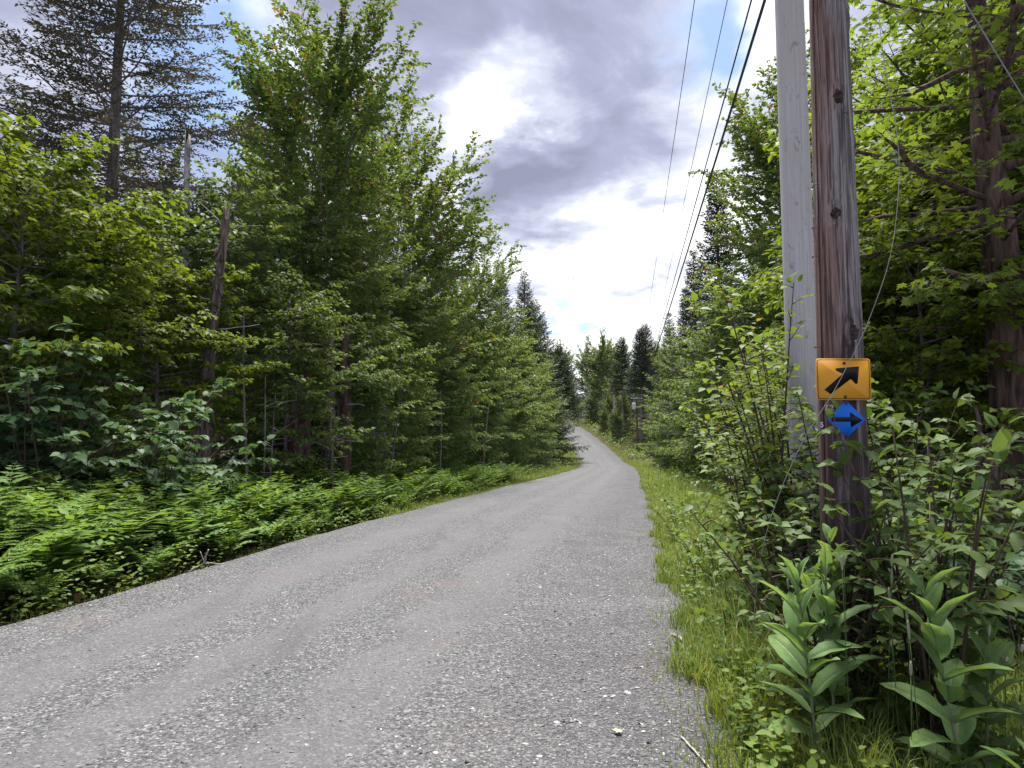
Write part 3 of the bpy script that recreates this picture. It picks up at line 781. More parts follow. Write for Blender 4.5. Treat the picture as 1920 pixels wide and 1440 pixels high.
# ------------------------------------------------------------------ shrubs with leaves built one by one where they show large
LEAFMESH = {}
def leafmesh(shape, mat, key):
    if (key, mat) not in LEAFMESH:
        SV, SF = shape
        LEAFMESH[(key, mat)] = mesh_from('leaf_' + key, SV, [np.array(SF)], mat)
    return LEAFMESH[(key, mat)]
CAMP = np.array([0, 0, 1.4])
def shrub(name, x, y, stems, H, spread, leaf, shape, key, mat, label, seed, parts=150, lsp=.09, lean=(0, 0), group=None, opposite=False, flat=False, el=(50, 85), subs=6, bark='twig', cat='shrub', zmin=0.):
    rng = np.random.default_rng(seed)
    base = np.array([x, y, gz1(x, y)])
    o = empty(name, base, label=label, cat=cat, group=group)
    P, D, sP, sR, tP, tR = [], [], [], [], [], []
    for i in range(stems):
        az = rng.random() * 6.28
        e = R(rng.uniform(*el))
        L = H * rng.uniform(.7, 1.08) / max(.5, math.sin(e))
        b = curve((rng.normal(0, .12 * spread), rng.normal(0, .12 * spread), -.05), az, e, L, 9, rng, -.25, .07)
        b[:, 0] += lean[0] * np.clip(b[:, 2], 0, 9); b[:, 1] += lean[1] * np.clip(b[:, 2], 0, 9)
        sP.append(b); sR.append(np.linspace(.005 + .0045 * H, .003, 9))
        m = max(3, int(L * subs / 2))
        for j in range(m):
            s = .25 + .75 * (j + rng.random()) / m
            q = np.array([np.interp(s * 8, np.arange(9), b[:, k]) for k in range(3)])
            if q[2] < zmin: continue
            a2 = az + (j * 2.4) + rng.normal(0, .3)
            L2 = spread * rng.uniform(.35, .9) * (1.25 - s)
            c = curve(q, a2, R(8 if flat else 32) + rng.normal(0, .15), L2, 5, rng, -.35, .12)
            tP.append(c); tR.append(np.linspace(.005, .002, 5))
            w = max(3, int(L2 / lsp))
            ss = np.linspace(.2, 1, w) * 4
            pos = np.stack([np.interp(ss, np.arange(5), c[:, k]) for k in range(3)], 1)
            dd = nrm(c[-1] - c[0]); lat = nrm(np.cross(dd, [0, 0, 1]))
            sg = np.where(np.arange(w) % 2, 1., -1.)[:, None]
            P.append(pos); D.append(dd * .6 + lat * sg)
            if opposite: P.append(pos); D.append(dd * .6 - lat * sg)
        tw = nrm(b[-1] - b[-2])
        pp = b[-1] + rng.normal(0, .02, (4, 3))
        P.append(pp); D.append(tw + rng.normal(0, .7, (4, 3)))
    for b, r_ in zip(sP, sR):
        obj('stem', MB().tubes(b, r_, 6).mesh('stem', bark, True), o)
    tw_ = obj('twigs', MB().tubes(np.array(tP), np.array(tR), 4, cap=False).mesh('twigs', bark), o)
    tw_['kind'] = 'stuff'
    P = np.concatenate(P); D = np.concatenate(D); N = len(P)
    D = nrm(D) + rng.normal(0, .22, (N, 3)) + [0, 0, -.22]
    NN = np.array([[0, -.12, 1.]]) + rng.normal(0, .3, (N, 3))
    S = leaf * rng.uniform(.6, 1.15, N)
    dist = np.linalg.norm(P + base - CAMP, axis=1)
    order = np.argsort(-S / dist)
    X_, Y_, Z_ = frames(D, NN)
    me = leafmesh(shape, mat, key)
    for i in order[:parts]:
        lo = bpy.data.objects.new('leaf', me)
        s = S[i]
        lo.matrix_local = Matrix(((X_[i, 0] * s, Y_[i, 0] * s, Z_[i, 0] * s, P[i, 0]), (X_[i, 1] * s, Y_[i, 1] * s, Z_[i, 1] * s, P[i, 1]),
                                  (X_[i, 2] * s, Y_[i, 2] * s, Z_[i, 2] * s, P[i, 2]), (0, 0, 0, 1)))
        C.objects.link(lo); lo.parent = o
    rest = order[parts:]
    if len(rest):
        mb = MB(); leaves_into(mb, P[rest], D[rest], NN[rest], S[rest], shape)
        f = obj('foliage', mb.mesh('foliage', mat), o); f['kind'] = 'stuff'
    return o
# hobblebushes, left
for i, (x, y, H, l) in enumerate(((-6.5, 9.6, 2.5, 'hobblebush with drooping tiers of big blue-green leaves at the end of the fern bed'),
                                  (-5.2, 10.4, 2.2, 'large-leaved hobblebush next to the shaggy dead trunk'),
                                  (-7.4, 10.9, 3.0, 'taller hobblebush in the shade behind the blue-green tiers'),
                                  (-8.6, 9.8, 2.6, 'hobblebush furthest from the shaggy dead trunk'))):
    shrub('hobblebush', x, y, 13, H, 1.25, .135, HEART, 'heart', 'hobble_leaf', l, 60 + i, 160, .07, opposite=True, flat=True, el=(45, 80), subs=8)
# alder-like shrubs left of the poles
shrub('alder_bush', 2.27, 5.7, 14, 2.75, .62, .10, OVATE, 'ovate', 'alder_leaf', 'tall upright leafy bush growing close against the pale pole', 71, 220, .04, subs=15, el=(78, 88))
shrub('alder_bush', 2.5, 5.5, 12, 1.9, .5, .10, OVATE, 'ovate', 'shrub_leaf', 'green bush hiding the foot of the pale pole', 77, 160, .045, subs=14, el=(74, 88))
shrub('alder_bush', 2.55, 7.2, 13, 2.5, .7, .10, OVATE, 'ovate', 'alder_leaf', 'yellow-green bush at the roadside next to the tall upright bush', 72, 160, .04, subs=15, el=(76, 88))
shrub('alder_bush', 2.05, 5.0, 13, 1.35, .5, .10, OVATE, 'ovate', 'shrub_leaf', 'low dark leafy bush at the foot of the pale pole', 73, 200, .04, subs=16, el=(66, 86))
shrub('alder_bush', 3.5, 9.2, 8, 2.6, .9, .09, OVATE, 'ovate', 'shrub_leaf', 'bushy shrub on the verge behind the yellow-green bush', 74, 60, .045, subs=15, el=(60, 84))
shrub('alder_bush', 4.1, 11.8, 8, 2.6, 1., .10, OVATE, 'ovate', 'shrub_leaf', 'bushy shrub further along the verge before the saplings', 75, 0, .045, subs=15, el=(60, 84))
shrub('alder_bush', 1.70, 3.80, 19, 1.28, .38, .08, OVATE, 'ovate', 'shrub_leaf', 'low leafy bush between road and brown pole foot', 76, 200, .04, subs=16, el=(66, 88))
# dogwoods right of the pole
shrub('dogwood_bush', 2.12, 3.55, 15, 1.72, .42, .10, OVATE, 'ovate', 'shrub_leaf', 'leafy dogwood half covering the blue diamond sign', 81, 220, .05, opposite=True, flat=True, subs=10, el=(76, 89), lean=(.0, 0))
shrub('dogwood_bush', 2.75, 4.6, 10, 1.35, .7, .105, OVATE, 'ovate', 'dogwood_leaf', 'dark blue-green dogwood behind the two tall milkweeds', 82, 220, .05, opposite=True, flat=True, subs=14, el=(55, 85))
shrub('dogwood_bush', 3.35, 4.8, 10, 1.3, .75, .105, OVATE, 'ovate', 'dogwood_leaf', 'dark blue-green dogwood in front of the thick furrowed trunk', 83, 220, .05, opposite=True, flat=True, subs=14, el=(55, 85))
shrub('dogwood_bush', 3.3, 5.9, 10, 2.0, .85, .10, OVATE, 'ovate', 'shrub_leaf', 'leafy shrub between the signed pole and the thick furrowed trunk', 84, 120, .05, opposite=True, flat=True, subs=12, el=(60, 85))
shrub('dogwood_bush', 4.4, 6.3, 10, 2.1, .9, .10, OVATE, 'ovate', 'shrub_leaf', 'leafy shrub at the foot of the thick furrowed trunk', 85, 80, .05, opposite=True, flat=True, subs=12, el=(60, 85))
shrub('dogwood_bush', 3.9, 8.4, 10, 2.6, 1.1, .10, OVATE, 'ovate', 'shrub_leaf', 'tall shrub in the shade behind the signed pole', 86, 0, .05, opposite=True, flat=True, subs=12, el=(60, 85))
shrub('young_sapling', 2.95, 4.05, 2, .95, .22, .065, OVATE, 'ovate', 'alder_leaf', 'young pale green seedling at the edge of the dark dogwoods', 87, 60, .045, subs=8, el=(78, 88))

# ------------------------------------------------------------------ ferns
def frond(seed, L=.75, pairs=24, fine=True):
    rng = np.random.default_rng(seed)
    t = np.linspace(0, 1, pairs + 3)
    ang = R(72) - R(80) * t ** 1.2
    st = L / (len(t) - 1)
    y = np.concatenate([[0], np.cumsum(np.cos(ang[:-1])) * st])
    z = np.concatenate([[0], np.cumsum(np.sin(ang[:-1])) * st])
    ax = np.stack([.03 * np.sin(3 * t + seed), y, z], 1)
    mb = MB().tubes(ax, np.linspace(.0035, .001, len(t)), 3, cap=False)
    P, D, S = [], [], []
    for i in range(3, pairs + 3):
        s = t[i]
        wl = .27 * L * (np.sin(np.pi * min(1, (s - .05) * .95 + .12)) ** .8) * (1.0 - .55 * s) + .008
        tg = nrm(ax[i] - ax[i - 1])
        for sg in (-1, 1):
            d = nrm(np.array([sg * 1., 0, -.08]) + tg * .35 + rng.normal(0, .07, 3))
            if fine:
                m = max(3, int(wl / .017))
                w = np.linspace(.06, 1, m)
                p = ax[i] + d * (w * wl)[:, None]
                lat = nrm(np.cross(d, [0, 0, 1]))
                for s2 in (-1, 1):
                    P.append(p); D.append(np.tile(d * .45 + lat * s2, (m, 1))); S.append(.030 * (1.05 - w * .8) * (.6 + wl / L * 2))
            else:
                P.append(ax[i][None]); D.append(d[None]); S.append(np.array([wl]))
    P = np.concatenate(P); D = np.concatenate(D) + rng.normal(0, .1, (len(P), 3)); S = np.concatenate(S)
    leaves_into(mb, P, D, np.array([[0, 0, 1.]]) + rng.normal(0, .15, (len(P), 3)), S, LEAF2 if fine else NEEDLE)
    return mb.mesh('frond', 'fern_leaf')
fronds = [frond(s, L) for s, L in ((1, .78), (2, .68), (3, .86))]
dry_frond = fronds[1].copy()
dry_frond.materials.clear()
dry_frond.materials.append(MATS['fern_dry'])
far_frond = [frond(7 + s, .8, 16, False) for s in range(2)]
def fern_whole(seed):
    rng = np.random.default_rng(seed)
    mb = MB()
    vs_, fs_ = [], []
    n0 = 0
    for i in range(9):
        me = far_frond[i % 2]
        v = np.empty(len(me.vertices) * 3, np.float32); me.vertices.foreach_get('co', v); v = v.reshape(-1, 3)
        M = np.array((Matrix.Rotation(i * .698 + rng.normal(0, .2), 3, 'Z') @ Matrix.Rotation(rng.uniform(-.2, .38), 3, 'X')))
        v = (v * rng.uniform(.75, 1.1)) @ M.T
        for p in me.polygons:
            fs_.append([q + n0 for q in p.vertices])
        vs_.append(v); n0 += len(v)
    tri = np.array([f for f in fs_ if len(f) == 3]); qd = np.array([f for f in fs_ if len(f) == 4])
    return mesh_from('fern', np.concatenate(vs_), [x for x in (tri, qd) if len(x)], 'fern_leaf')
far_fern = [fern_whole(s) for s in range(3)]
rf = np.random.default_rng(77)
pts = []
while len(pts) < 285:
    u = rf.random()
    Y = 3.6 + 32 * u ** 1.35
    d = rf.uniform(.42, 3.6)
    x = float(xc(Y) - hw(Y) - d)
    if all((x - a) ** 2 + (Y - b) ** 2 > (.30 + .012 * Y) ** 2 for a, b, _ in pts) or rf.random() < .03:
        pts.append((x, Y, d))
pts.sort(key=lambda p: p[1])
for i, (x, Y, d) in enumerate(pts):
    sc = rf.uniform(1.05, 1.75) * (.55 if d < .7 else 1.)
    if i < 60:
        o = empty('fern', (x, Y, gz1(x, Y)), rf.random() * 6.28, sc, label='bright green feathery fern in the bed between road and woods', cat='fern', group='ferns in the roadside bed')
        for j in range(9):
            obj('frond', dry_frond if rf.random() < .035 else fronds[(i + j) % 3], o, (0, 0, .02), (rf.uniform(-.2, .38), 0, j * .698 + rf.normal(0, .2)), rf.uniform(.75, 1.1))
    else:
        o = obj('fern', far_fern[i % 3], None, (x, Y, gz1(x, Y)), (0, 0, rf.random() * 6.28), sc)
        tag(o, 'bright green feathery fern in the bed between road and woods', 'fern', 'ferns in the roadside bed')

# ------------------------------------------------------------------ grass, weeds and ground cover
def blades(seed, n, yr, dr, side, h, w, power=1.6, bend=.5):
    r = np.random.default_rng(seed)
    u = r.random(n)
    Y = 1 / ((1 - u) / yr[0] + u / yr[1])
    d = dr[0] + (dr[1] - dr[0]) * r.random(n) ** power
    X = xc(Y) + side * (hw(Y) + d)
    ragg = .06 * np.sin(Y * 2.3) + .05 * np.sin(Y * 5.1 + 1) + .04 * np.sin(Y * 11.3) + .05 * r.normal(0, 1, n)
    X = X + side * ragg
    Z = gz(X, Y) - .02 + .05 * (d < .05)
    clump = .55 + .45 * np.sin(X * 5.3 + 1.1 * Y) * np.sin(Y * 4.1 - X)
    hh = h * r.uniform(.45, 1.15, n) * (.35 + .65 * sstep(d / .55)) * (.75 + .45 * clump)
    ww = w * r.uniform(.6, 1.3, n)
    a = r.random(n) * 6.28
    lean_ = r.uniform(.1, bend * 1.6, n)
    dx, dy = np.cos(a), np.sin(a)
    fa = r.normal(0, .6, n)
    sx, sy = np.cos(fa), np.sin(fa)
    V = np.zeros((n, 7, 3))
    for k, (f, g_, wf) in enumerate(((0, 0, 1.), (.4, .12, .85), (.78, .45, .55))):
        for j, sg in enumerate((-1, 1)):
            V[:, 2 * k + j, 0] = X + dx * lean_ * g_ * hh + sg * sx * ww * wf * .5
            V[:, 2 * k + j, 1] = Y + dy * lean_ * g_ * hh + sg * sy * ww * wf * .5
            V[:, 2 * k + j, 2] = Z + f * hh * (1 - .15 * lean_)
    V[:, 6, 0] = X + dx * lean_ * hh; V[:, 6, 1] = Y + dy * lean_ * hh; V[:, 6, 2] = Z + hh * (1 - .42 * lean_)
    b = (np.arange(n) * 7)[:, None]
    return V.reshape(-1, 3), np.concatenate([b + [0, 1, 3, 2], b + [2, 3, 5, 4]]), b + [4, 5, 6]
mb = MB()
mb.add(*blades(1, 9000, (2.2, 4.2), (.0, 2.0), 1, .36, .0055))
mb.add(*blades(11, 14500, (3.6, 9), (.0, 2.4), 1, .50, .0065))
mb.add(*blades(2, 24000, (7, 30), (.0, 2.6), 1, .50, .011))
mb.add(*blades(3, 16000, (22, 170), (.0, 3.6), 1, .55, .035))
mb.add(*blades(7, 900, (2.2, 12), (-.25, .12), 1, .20, .005))
mb.add(*blades(8, 2600, (4.2, 16), (.3, 2.4), 1, .78, .0045))
mb.add(*blades(4, 9000, (14, 40), (.05, 2.2), -1, .34, .012))
mb.add(*blades(5, 11000, (30, 170), (.0, 3.6), -1, .55, .035))
mb.add(*blades(6, 2500, (3.2, 14), (.05, .8), -1, .16, .006))
tag(obj('grass', mb.mesh('grass', 'grass_blade')), 'long green grass on the verges along both road edges', 'grass', kind='stuff')

def cover(seed, n, yr, dr, side, hmax, leaf, shape, mb, power=1.):
    r = np.random.default_rng(seed)
    m = n // 9
    u = r.random(m)
    Y = 1 / ((1 - u) / yr[0] + u / yr[1])
    d = dr[0] + (dr[1] - dr[0]) * r.random(m) ** power
    X = xc(Y) + side * (hw(Y) + d)
    h = hmax * r.uniform(.25, 1., m)
    P, Dd = [], []
    for k in range(9):
        a = k * 2.4 + r.random(m)
        f = (k + .5) / 9
        rad = .5 * leaf
        P.append(np.stack([X + np.cos(a) * rad * .5, Y + np.sin(a) * rad * .5, gz(X, Y) + h * f], 1))
        Dd.append(np.stack([np.cos(a), np.sin(a), .25 + 0 * a], 1))
    P = np.concatenate(P); Dd = np.concatenate(Dd); N = len(P)
    leaves_into(mb, P, Dd + r.normal(0, .25, (N, 3)), np.array([[0, 0, 1.]]) + r.normal(0, .3, (N, 3)), leaf * r.uniform(.5, 1.2, N), shape)
mb = MB()
cover(1, 9000, (2.5, 9), (.05, 2.4), 1, .32, .060, OV4, mb)
cover(2, 7000, (7, 25), (.2, 2.8), 1, .48, .075, OV4, mb)
cover(3, 10000, (3.4, 12), (.2, 3.2), -1, .55, .065, OV4, mb)
cover(4, 9000, (10, 40), (.3, 3.4), -1, .40, .085, OV4, mb)
cover(5, 9000, (30, 150), (.8, 9.), -1, .8, .18, LEAF2, mb)
cover(6, 12000, (25, 150), (1.2, 11.), 1, .9, .18, LEAF2, mb)
cover(9, 7000, (85, 190), (.3, 16.), -1, 1.3, .38, LEAF2, mb)
cover(10, 7000, (85, 190), (1., 16.), 1, 1.3, .38, LEAF2, mb)
cover(7, 7000, (8, 40), (3., 9.), -1, .7, .11, LEAF2, mb)
cover(8, 5000, (4, 30), (2., 8.), 1, .7, .10, LEAF2, mb)
tag(obj('ground_cover', mb.mesh('ground_cover', 'weed_leaf')), 'low leafy weeds filling the verges and forest floor', 'weeds', kind='stuff')

# ------------------------------------------------------------------ milkweeds
def milkleaf(seed):
    rng = np.random.default_rng(seed)
    n = 10
    t = np.linspace(0, 1, n)
    w = .20 * np.sin(np.pi * np.clip(t * .93 + .06, 0, 1)) ** .75
    w[-1] = .0; w[0] = .03
    zz = .07 * np.sin(t * 2.8) - .09 * t ** 2.4
    V = []
    for i in range(n):
        rip = .012 * math.sin(i * 2.1 + seed)
        for k, f in enumerate((-1, -.5, -.06, 0, .06, .5, 1)):
            V.append((f * w[i], t[i], zz[i] + abs(f) * w[i] * .30 + (rip if abs(f) == 1 else 0) - (.012 if k == 3 else 0)))
    idx = np.arange(n * 7).reshape(n, 7)
    q = np.stack([idx[:-1, :-1], idx[:-1, 1:], idx[1:, 1:], idx[1:, :-1]], -1).reshape(-1, 4)
    me = mesh_from('milkweed_leaf', np.array(V), [q], 'milkweed_leaf', True)
    me.materials.append(MATS['stem_milkweed'])
    mi = np.tile(np.array([0, 0, 1, 1, 0, 0]), n - 1).astype(np.int32)
    me.polygons.foreach_set('material_index', mi)
    return me
mleaf = [milkleaf(s) for s in range(4)]
def milkweed(x, y, H, tipdx, tipdy, nodes, leaf, label, seed, z0=.12):
    rng = np.random.default_rng(seed)
    o = empty('milkweed_plant', (x, y, gz1(x, y)), label=label, cat='milkweed')
    t = np.linspace(0, 1, 10)
    ax = np.stack([tipdx * t ** 1.3, tipdy * t ** 1.3, -.03 + (H + .03) * t], 1)
    obj('stem', MB().tubes(ax, np.linspace(.0085, .004, 10), 8).mesh('stem', 'stem_milkweed', True), o)
    a0 = rng.random() * 3
    for i in range(nodes):
        f = z0 + (1 - z0) * (i + .6) / nodes
        q = np.array([np.interp(f, t, ax[:, k]) for k in range(3)])
        up = i / (nodes - 1)
        for sg in (0, 1):
            a = a0 + i * 1.57 + sg * math.pi + rng.normal(0, .22)
            s = leaf * (.82 + .28 * math.sin(math.pi * min(1, up * 1.05))) * rng.uniform(.85, 1.12) * (1 if up < .8 else .78)
            tilt = R(16 + 44 * up ** 1.3 + rng.normal(0, 9))
            lo = obj('leaf', mleaf[(i + sg + seed) % 4], o, tuple(q), None, s)
            lo.rotation_euler = (Matrix.Rotation(a, 3, 'Z') @ Matrix.Rotation(tilt, 3, 'X') @ Matrix.Rotation(rng.normal(0, .25), 3, 'Y')).to_euler()
            lo.scale = (s * rng.uniform(.85, 1.1), s, s)
    return o
milkweed(1.38, 3.25, .90, -.08, -.02, 10, .265, 'milkweed in the grass leaning towards the road with many broad leaves', 3)
milkweed(1.55, 3.45, .93, -.02, .0, 9, .25, 'milkweed standing just behind the one leaning towards the road', 4)
milkweed(1.92, 3.05, .96, -.14, .02, 10, .285, 'tallest milkweed with long upright top leaves before the dark dogwood', 5)
milkweed(1.47, 3.62, .80, .05, 0, 7, .22, 'slighter milkweed crowded behind its broad-leaved neighbours', 14)
milkweed(2.16, 3.3, .72, .05, 0, 7, .22, 'milkweed half hidden behind the tallest one by the dark dogwood', 15)
milkweed(1.80, 3.82, 1.04, -.08, 0, 6, .20, 'milkweed at the foot of the brown pole beside white yarrow', 6, .5)
milkweed(1.98, 2.72, .42, -.03, -.02, 4, .20, 'short young milkweed below the tallest milkweed', 7, .3)
milkweed(2.3, 2.95, .45, .02, 0, 4, .2, 'short milkweed beside the tallest milkweed', 8, .3)

# timothy grass spikes
def timothy(x, y, H, dx, dy, hl, seed, label):
    o = empty('timothy_grass', (x, y, gz1(x, y)), label=label, cat='grass stalk', group='timothy stalks among the milkweeds')
    t = np.linspace(0, 1, 8)
    ax = np.stack([dx * t ** 1.7, dy * t ** 1.7, H * t - .02], 1)
    obj('stalk', MB().tubes(ax, np.full(8, .0016), 5).mesh('stalk', 'stem_green'), o)
    d = nrm(ax[-1] - ax[-2])
    tt = np.linspace(0, 1, 9)
    hd = ax[-1] + d * (tt * hl)[:, None]
    obj('seed_head', MB().tubes(hd, .0062 * np.sin(np.pi * np.clip(tt * .92 + .06, 0, 1)) ** .4, 8).mesh('seed_head', 'timothy_head', True), o)
for i, (x, y, H, dx, hl) in enumerate(((1.50, 3.2, .98, .0, .07), (1.57, 3.35, .98, .01, .05), (1.72, 3.3, 1.0, .06, .055), (1.80, 3.4, .90, .03, .075), (1.72, 3.2, .86, -.01, .07), (1.73, 3.1, .80, .0, .07), (1.70, 3.0, .76, -.02, .08), (1.92, 3.3, .86, .02, .05),
                                       (1.63, 2.95, .62, .02, .06), (2.1, 3.2, .75, .05, .05), (1.45, 3.6, .8, -.04, .05), (1.98, 3.5, .88, .05, .06))):
    timothy(x, y, H, dx, .01, hl, i, 'timothy grass stalk with pale cylindrical seed head among the milkweeds')
# yarrow with white flat flower head, and cream flower spikes
def flower(name, x, y, H, dx, label, kind, seed, group=None):
    rng = np.random.default_rng(seed)
    o = empty(name, (x, y, gz1(x, y)), label=label, cat='wildflower', group=group)
    t = np.linspace(0, 1, 7)
    ax = np.stack([dx * t ** 1.5, 0 * t, H * t - .02], 1)
    obj('stalk', MB().tubes(ax, np.full(7, .002), 5).mesh('stalk', 'stem_green'), o)
    if kind == 'yarrow':
        for i in range(16):
            a = i * 2.4; r_ = .012 * math.sqrt(i) * 1.25
            c = ax[-1] + [r_ * math.cos(a) * 1.6, r_ * math.sin(a), .012 + rng.normal(0, .006) - r_ * .3]
            mb = MB(); ang = np.arange(5) * 1.257
            leaves_into(mb, np.repeat(c[None], 5, 0), np.stack([np.cos(ang), np.sin(ang), .25 + 0 * ang], 1), np.tile([[0, 0, 1.]], (5, 1)), np.full(5, .0085), OVATE)
            mb.tubes(np.stack([ax[-2], c]), np.array([.0012, .0008]), 3)
            obj('floret', mb.mesh('floret', 'petal_white'), o)
    else:
        tt = np.linspace(0, 1, 7)
        hd = ax[-1] + np.array([.01, 0, .035]) * tt[:, None]
        mb = MB().tubes(hd, .0075 * np.sin(np.pi * np.clip(tt * .85 + .1, 0, 1)) ** .5, 8)
        N = 46; a = rng.random(N) * 6.28; h = rng.random(N)
        leaves_into(mb, ax[-1] + np.stack([.006 * np.cos(a), .006 * np.sin(a), h * .035], 1), np.stack([np.cos(a), np.sin(a), .3 + 0 * a], 1), np.tile([[0, 0, 1.]], (N, 1)), np.full(N, .006), LEAF2)
        obj('flower_spike', mb.mesh('flower_spike', 'petal_cream'), o)
flower('yarrow_plant', 1.86, 3.95, .93, .0, 'white flat-topped yarrow flower behind the milkweeds at the pole foot', 'yarrow', 1)
for i, (x, y, H) in enumerate(((2.36, 3.35, .64), (2.42, 3.4, .65), (2.47, 3.3, .68), (2.25, 3.3, .60), (2.5, 3.2, .38), (2.38, 3.1, .36))):
    flower('meadow_flower', x, y, H, .03, 'cream fuzzy flower spike in the grass beside the tallest milkweed', 'spike', 5 + i, 'cream flower spikes beside the milkweed')
for i, (x, y, H) in enumerate(((2.62, 7.4, .95), (2.70, 7.5, 1.0), (2.55, 7.6, .9))):
    flower('meadow_rue', x, y, H, .03, 'tiny white blossom cluster under the yellow-green bush on the verge', 'yarrow', 15 + i, 'white blossoms on the verge')
# willowherb-like upright weeds on the verge
for i, (x, y, H) in enumerate(((1.95, 6.4, .7), (2.05, 6.9, .7), (2.1, 7.9, .6), (1.65, 5.3, .5), (2.4, 8.6, .7), (1.42, 4.3, .32), (1.5, 4.7, .38), (1.35, 4.0, .28), (1.55, 3.7, .35), (1.75, 5.7, .6), (2.3, 9.6, .7), (2.6, 10.4, .75), (1.95, 7.3, .55), (2.75, 11.6, .8), (1.5, 4.95, .45), (1.72, 6.0, .42), (3.3, 13.4, .8), (1.62, 4.5, .5), (2.25, 8.1, .45))):
    shrub('verge_weed', x, y, 4 if H < .5 else 5, H, .16, .065 if H < .5 else .075, OVATE, 'ovate', 'weed_leaf' if i % 2 else 'alder_leaf', 'small leafy green weed rising out of the verge grass', 120 + i, 26, .03, subs=14, el=(65, 88), bark='stem_green', cat='weed', group='leafy weeds in the verge grass')

# ------------------------------------------------------------------ utility poles
def pole_shaft(H, r0, rt, seed, cracks, knots, lean=(0, 0), k=64, n=260):
    rng = np.random.default_rng(seed)
    z = np.linspace(-.3, H, n)
    th = np.arange(k) * 2 * np.pi / k
    Zm, Tm = np.meshgrid(z, th, indexing='ij')
    rr = np.interp(Zm, [-.3, 0, H], [r0, r0, rt]) * (1 + .010 * np.sin(2 * Tm + Zm * .4) + .006 * np.sin(5 * Tm - Zm * .9 + 1))
    rr += rng.normal(0, .0006, rr.shape)
    def adiff(a, b): return (a - b + np.pi) % (2 * np.pi) - np.pi
    for c, z0, z1, dep, tw in cracks:
        cth = c + tw * (Zm - z0) + .03 * np.sin(Zm * 3 + c)
        env = sstep((Zm - z0) / .25) * sstep((z1 - Zm) / .35)
        rr -= dep * env * np.exp(-(adiff(Tm, cth) / .045) ** 2)
    for a, kz, s in knots:
        dd = np.sqrt((adiff(Tm, a) * r0 / s) ** 2 + ((Zm - kz) / (s * 1.5)) ** 2)
        rr += .016 * np.exp(-dd ** 2) - .030 * np.exp(-(dd / .38) ** 2) + .004 * np.cos(dd * 7) * np.exp(-(dd / 1.6) ** 2)
    X = lean[0] * Zm + rr * np.cos(Tm); Y = lean[1] * Zm + rr * np.sin(Tm)
    idx = np.arange(n * k).reshape(n, k)
    q = np.stack([idx[:-1], np.roll(idx, -1, 1)[:-1], np.roll(idx, -1, 1)[1:], idx[1:]], -1).reshape(-1, 4)
    mb = MB().add(np.stack([X, Y, Zm], -1).reshape(-1, 3), q)
    mb.f.setdefault(k, []).append(idx[-1:])
    return mb
PX, PY = 1.893, 4.0
brown = empty('utility_pole', (PX, PY, gz1(PX, PY)), label='weathered reddish-brown utility pole carrying the yellow and blue signs', cat='utility pole')
f_ = -math.pi / 2
GB = gz1(PX, PY)
zb = lambda z: z - GB
brown_shaft = obj('shaft', pole_shaft(7.6, .143, .076, 1,
    [(f_ - .25, .3, 5.2, .016, .02), (f_ + .18, 1.0, 7.0, .014, -.03), (f_ - .62, 2.2, 6.5, .010, .01), (f_ + .55, .2, 4.0, .014, .02), (f_ + .9, 1.6, 6.0, .012, 0.), (f_ + .02, 2.6, 4.6, .012, .05), (f_ - .95, 1., 5., .008, 0), (f_ + .36, 2.9, 3.8, .014, 0)],
    [(f_ - .10, zb(3.42), .055), (f_ + .22, zb(2.02), .055), (f_ - .42, zb(2.72), .05), (f_ + 1.05, zb(3.95), .045), (f_ + .98, zb(3.15), .03)], lean=(.008, .004)).mesh('shaft', 'pole_brown', True), brown)
for a_, kz, s_ in ((f_ - .10, 3.42, .040), (f_ + .22, 2.02, .042), (f_ - .42, 2.72, .034), (f_ + 1.0, 3.95, .034), (f_ + .92, 3.15, .022)):
    rk = np.random.default_rng(int(kz * 100))
    rr_ = np.interp(zb(kz), [0, 7.6], [.143, .076]) - .004
    n_ = np.array([math.cos(a_), math.sin(a_), 0]); t_ = np.array([-n_[1], n_[0], 0])
    c_ = n_ * rr_ + np.array([.008 * zb(kz), .004 * zb(kz), zb(kz)])
    V_ = [c_ + n_ * .004]
    for ring, (q_, h_) in enumerate(((.35, .012), (.7, .010), (1., -.004))):
        for j in range(14):
            b_ = j * 2 * math.pi / 14
            w_ = q_ * s_ * rk.uniform(.75, 1.2)
            p_ = t_ * math.cos(b_) * w_ + np.array([0, 0, 1.35]) * math.sin(b_) * w_
            off = (p_ @ t_)
            V_.append(c_ + p_ + n_ * (h_ * rk.uniform(.4, 1.3) - off * off / (2 * rr_)))
    tri_ = [[0, 1 + j, 1 + (j + 1) % 14] for j in range(14)]
    qd_ = [[1 + r_ * 14 + j, 15 + r_ * 14 + j, 15 + r_ * 14 + (j + 1) % 14, 1 + r_ * 14 + (j + 1) % 14] for r_ in range(2) for j in range(14)]
    obj('knot', MB().add(V_, tri_, qd_).mesh('knot', 'knot_wood', True), brown_shaft)
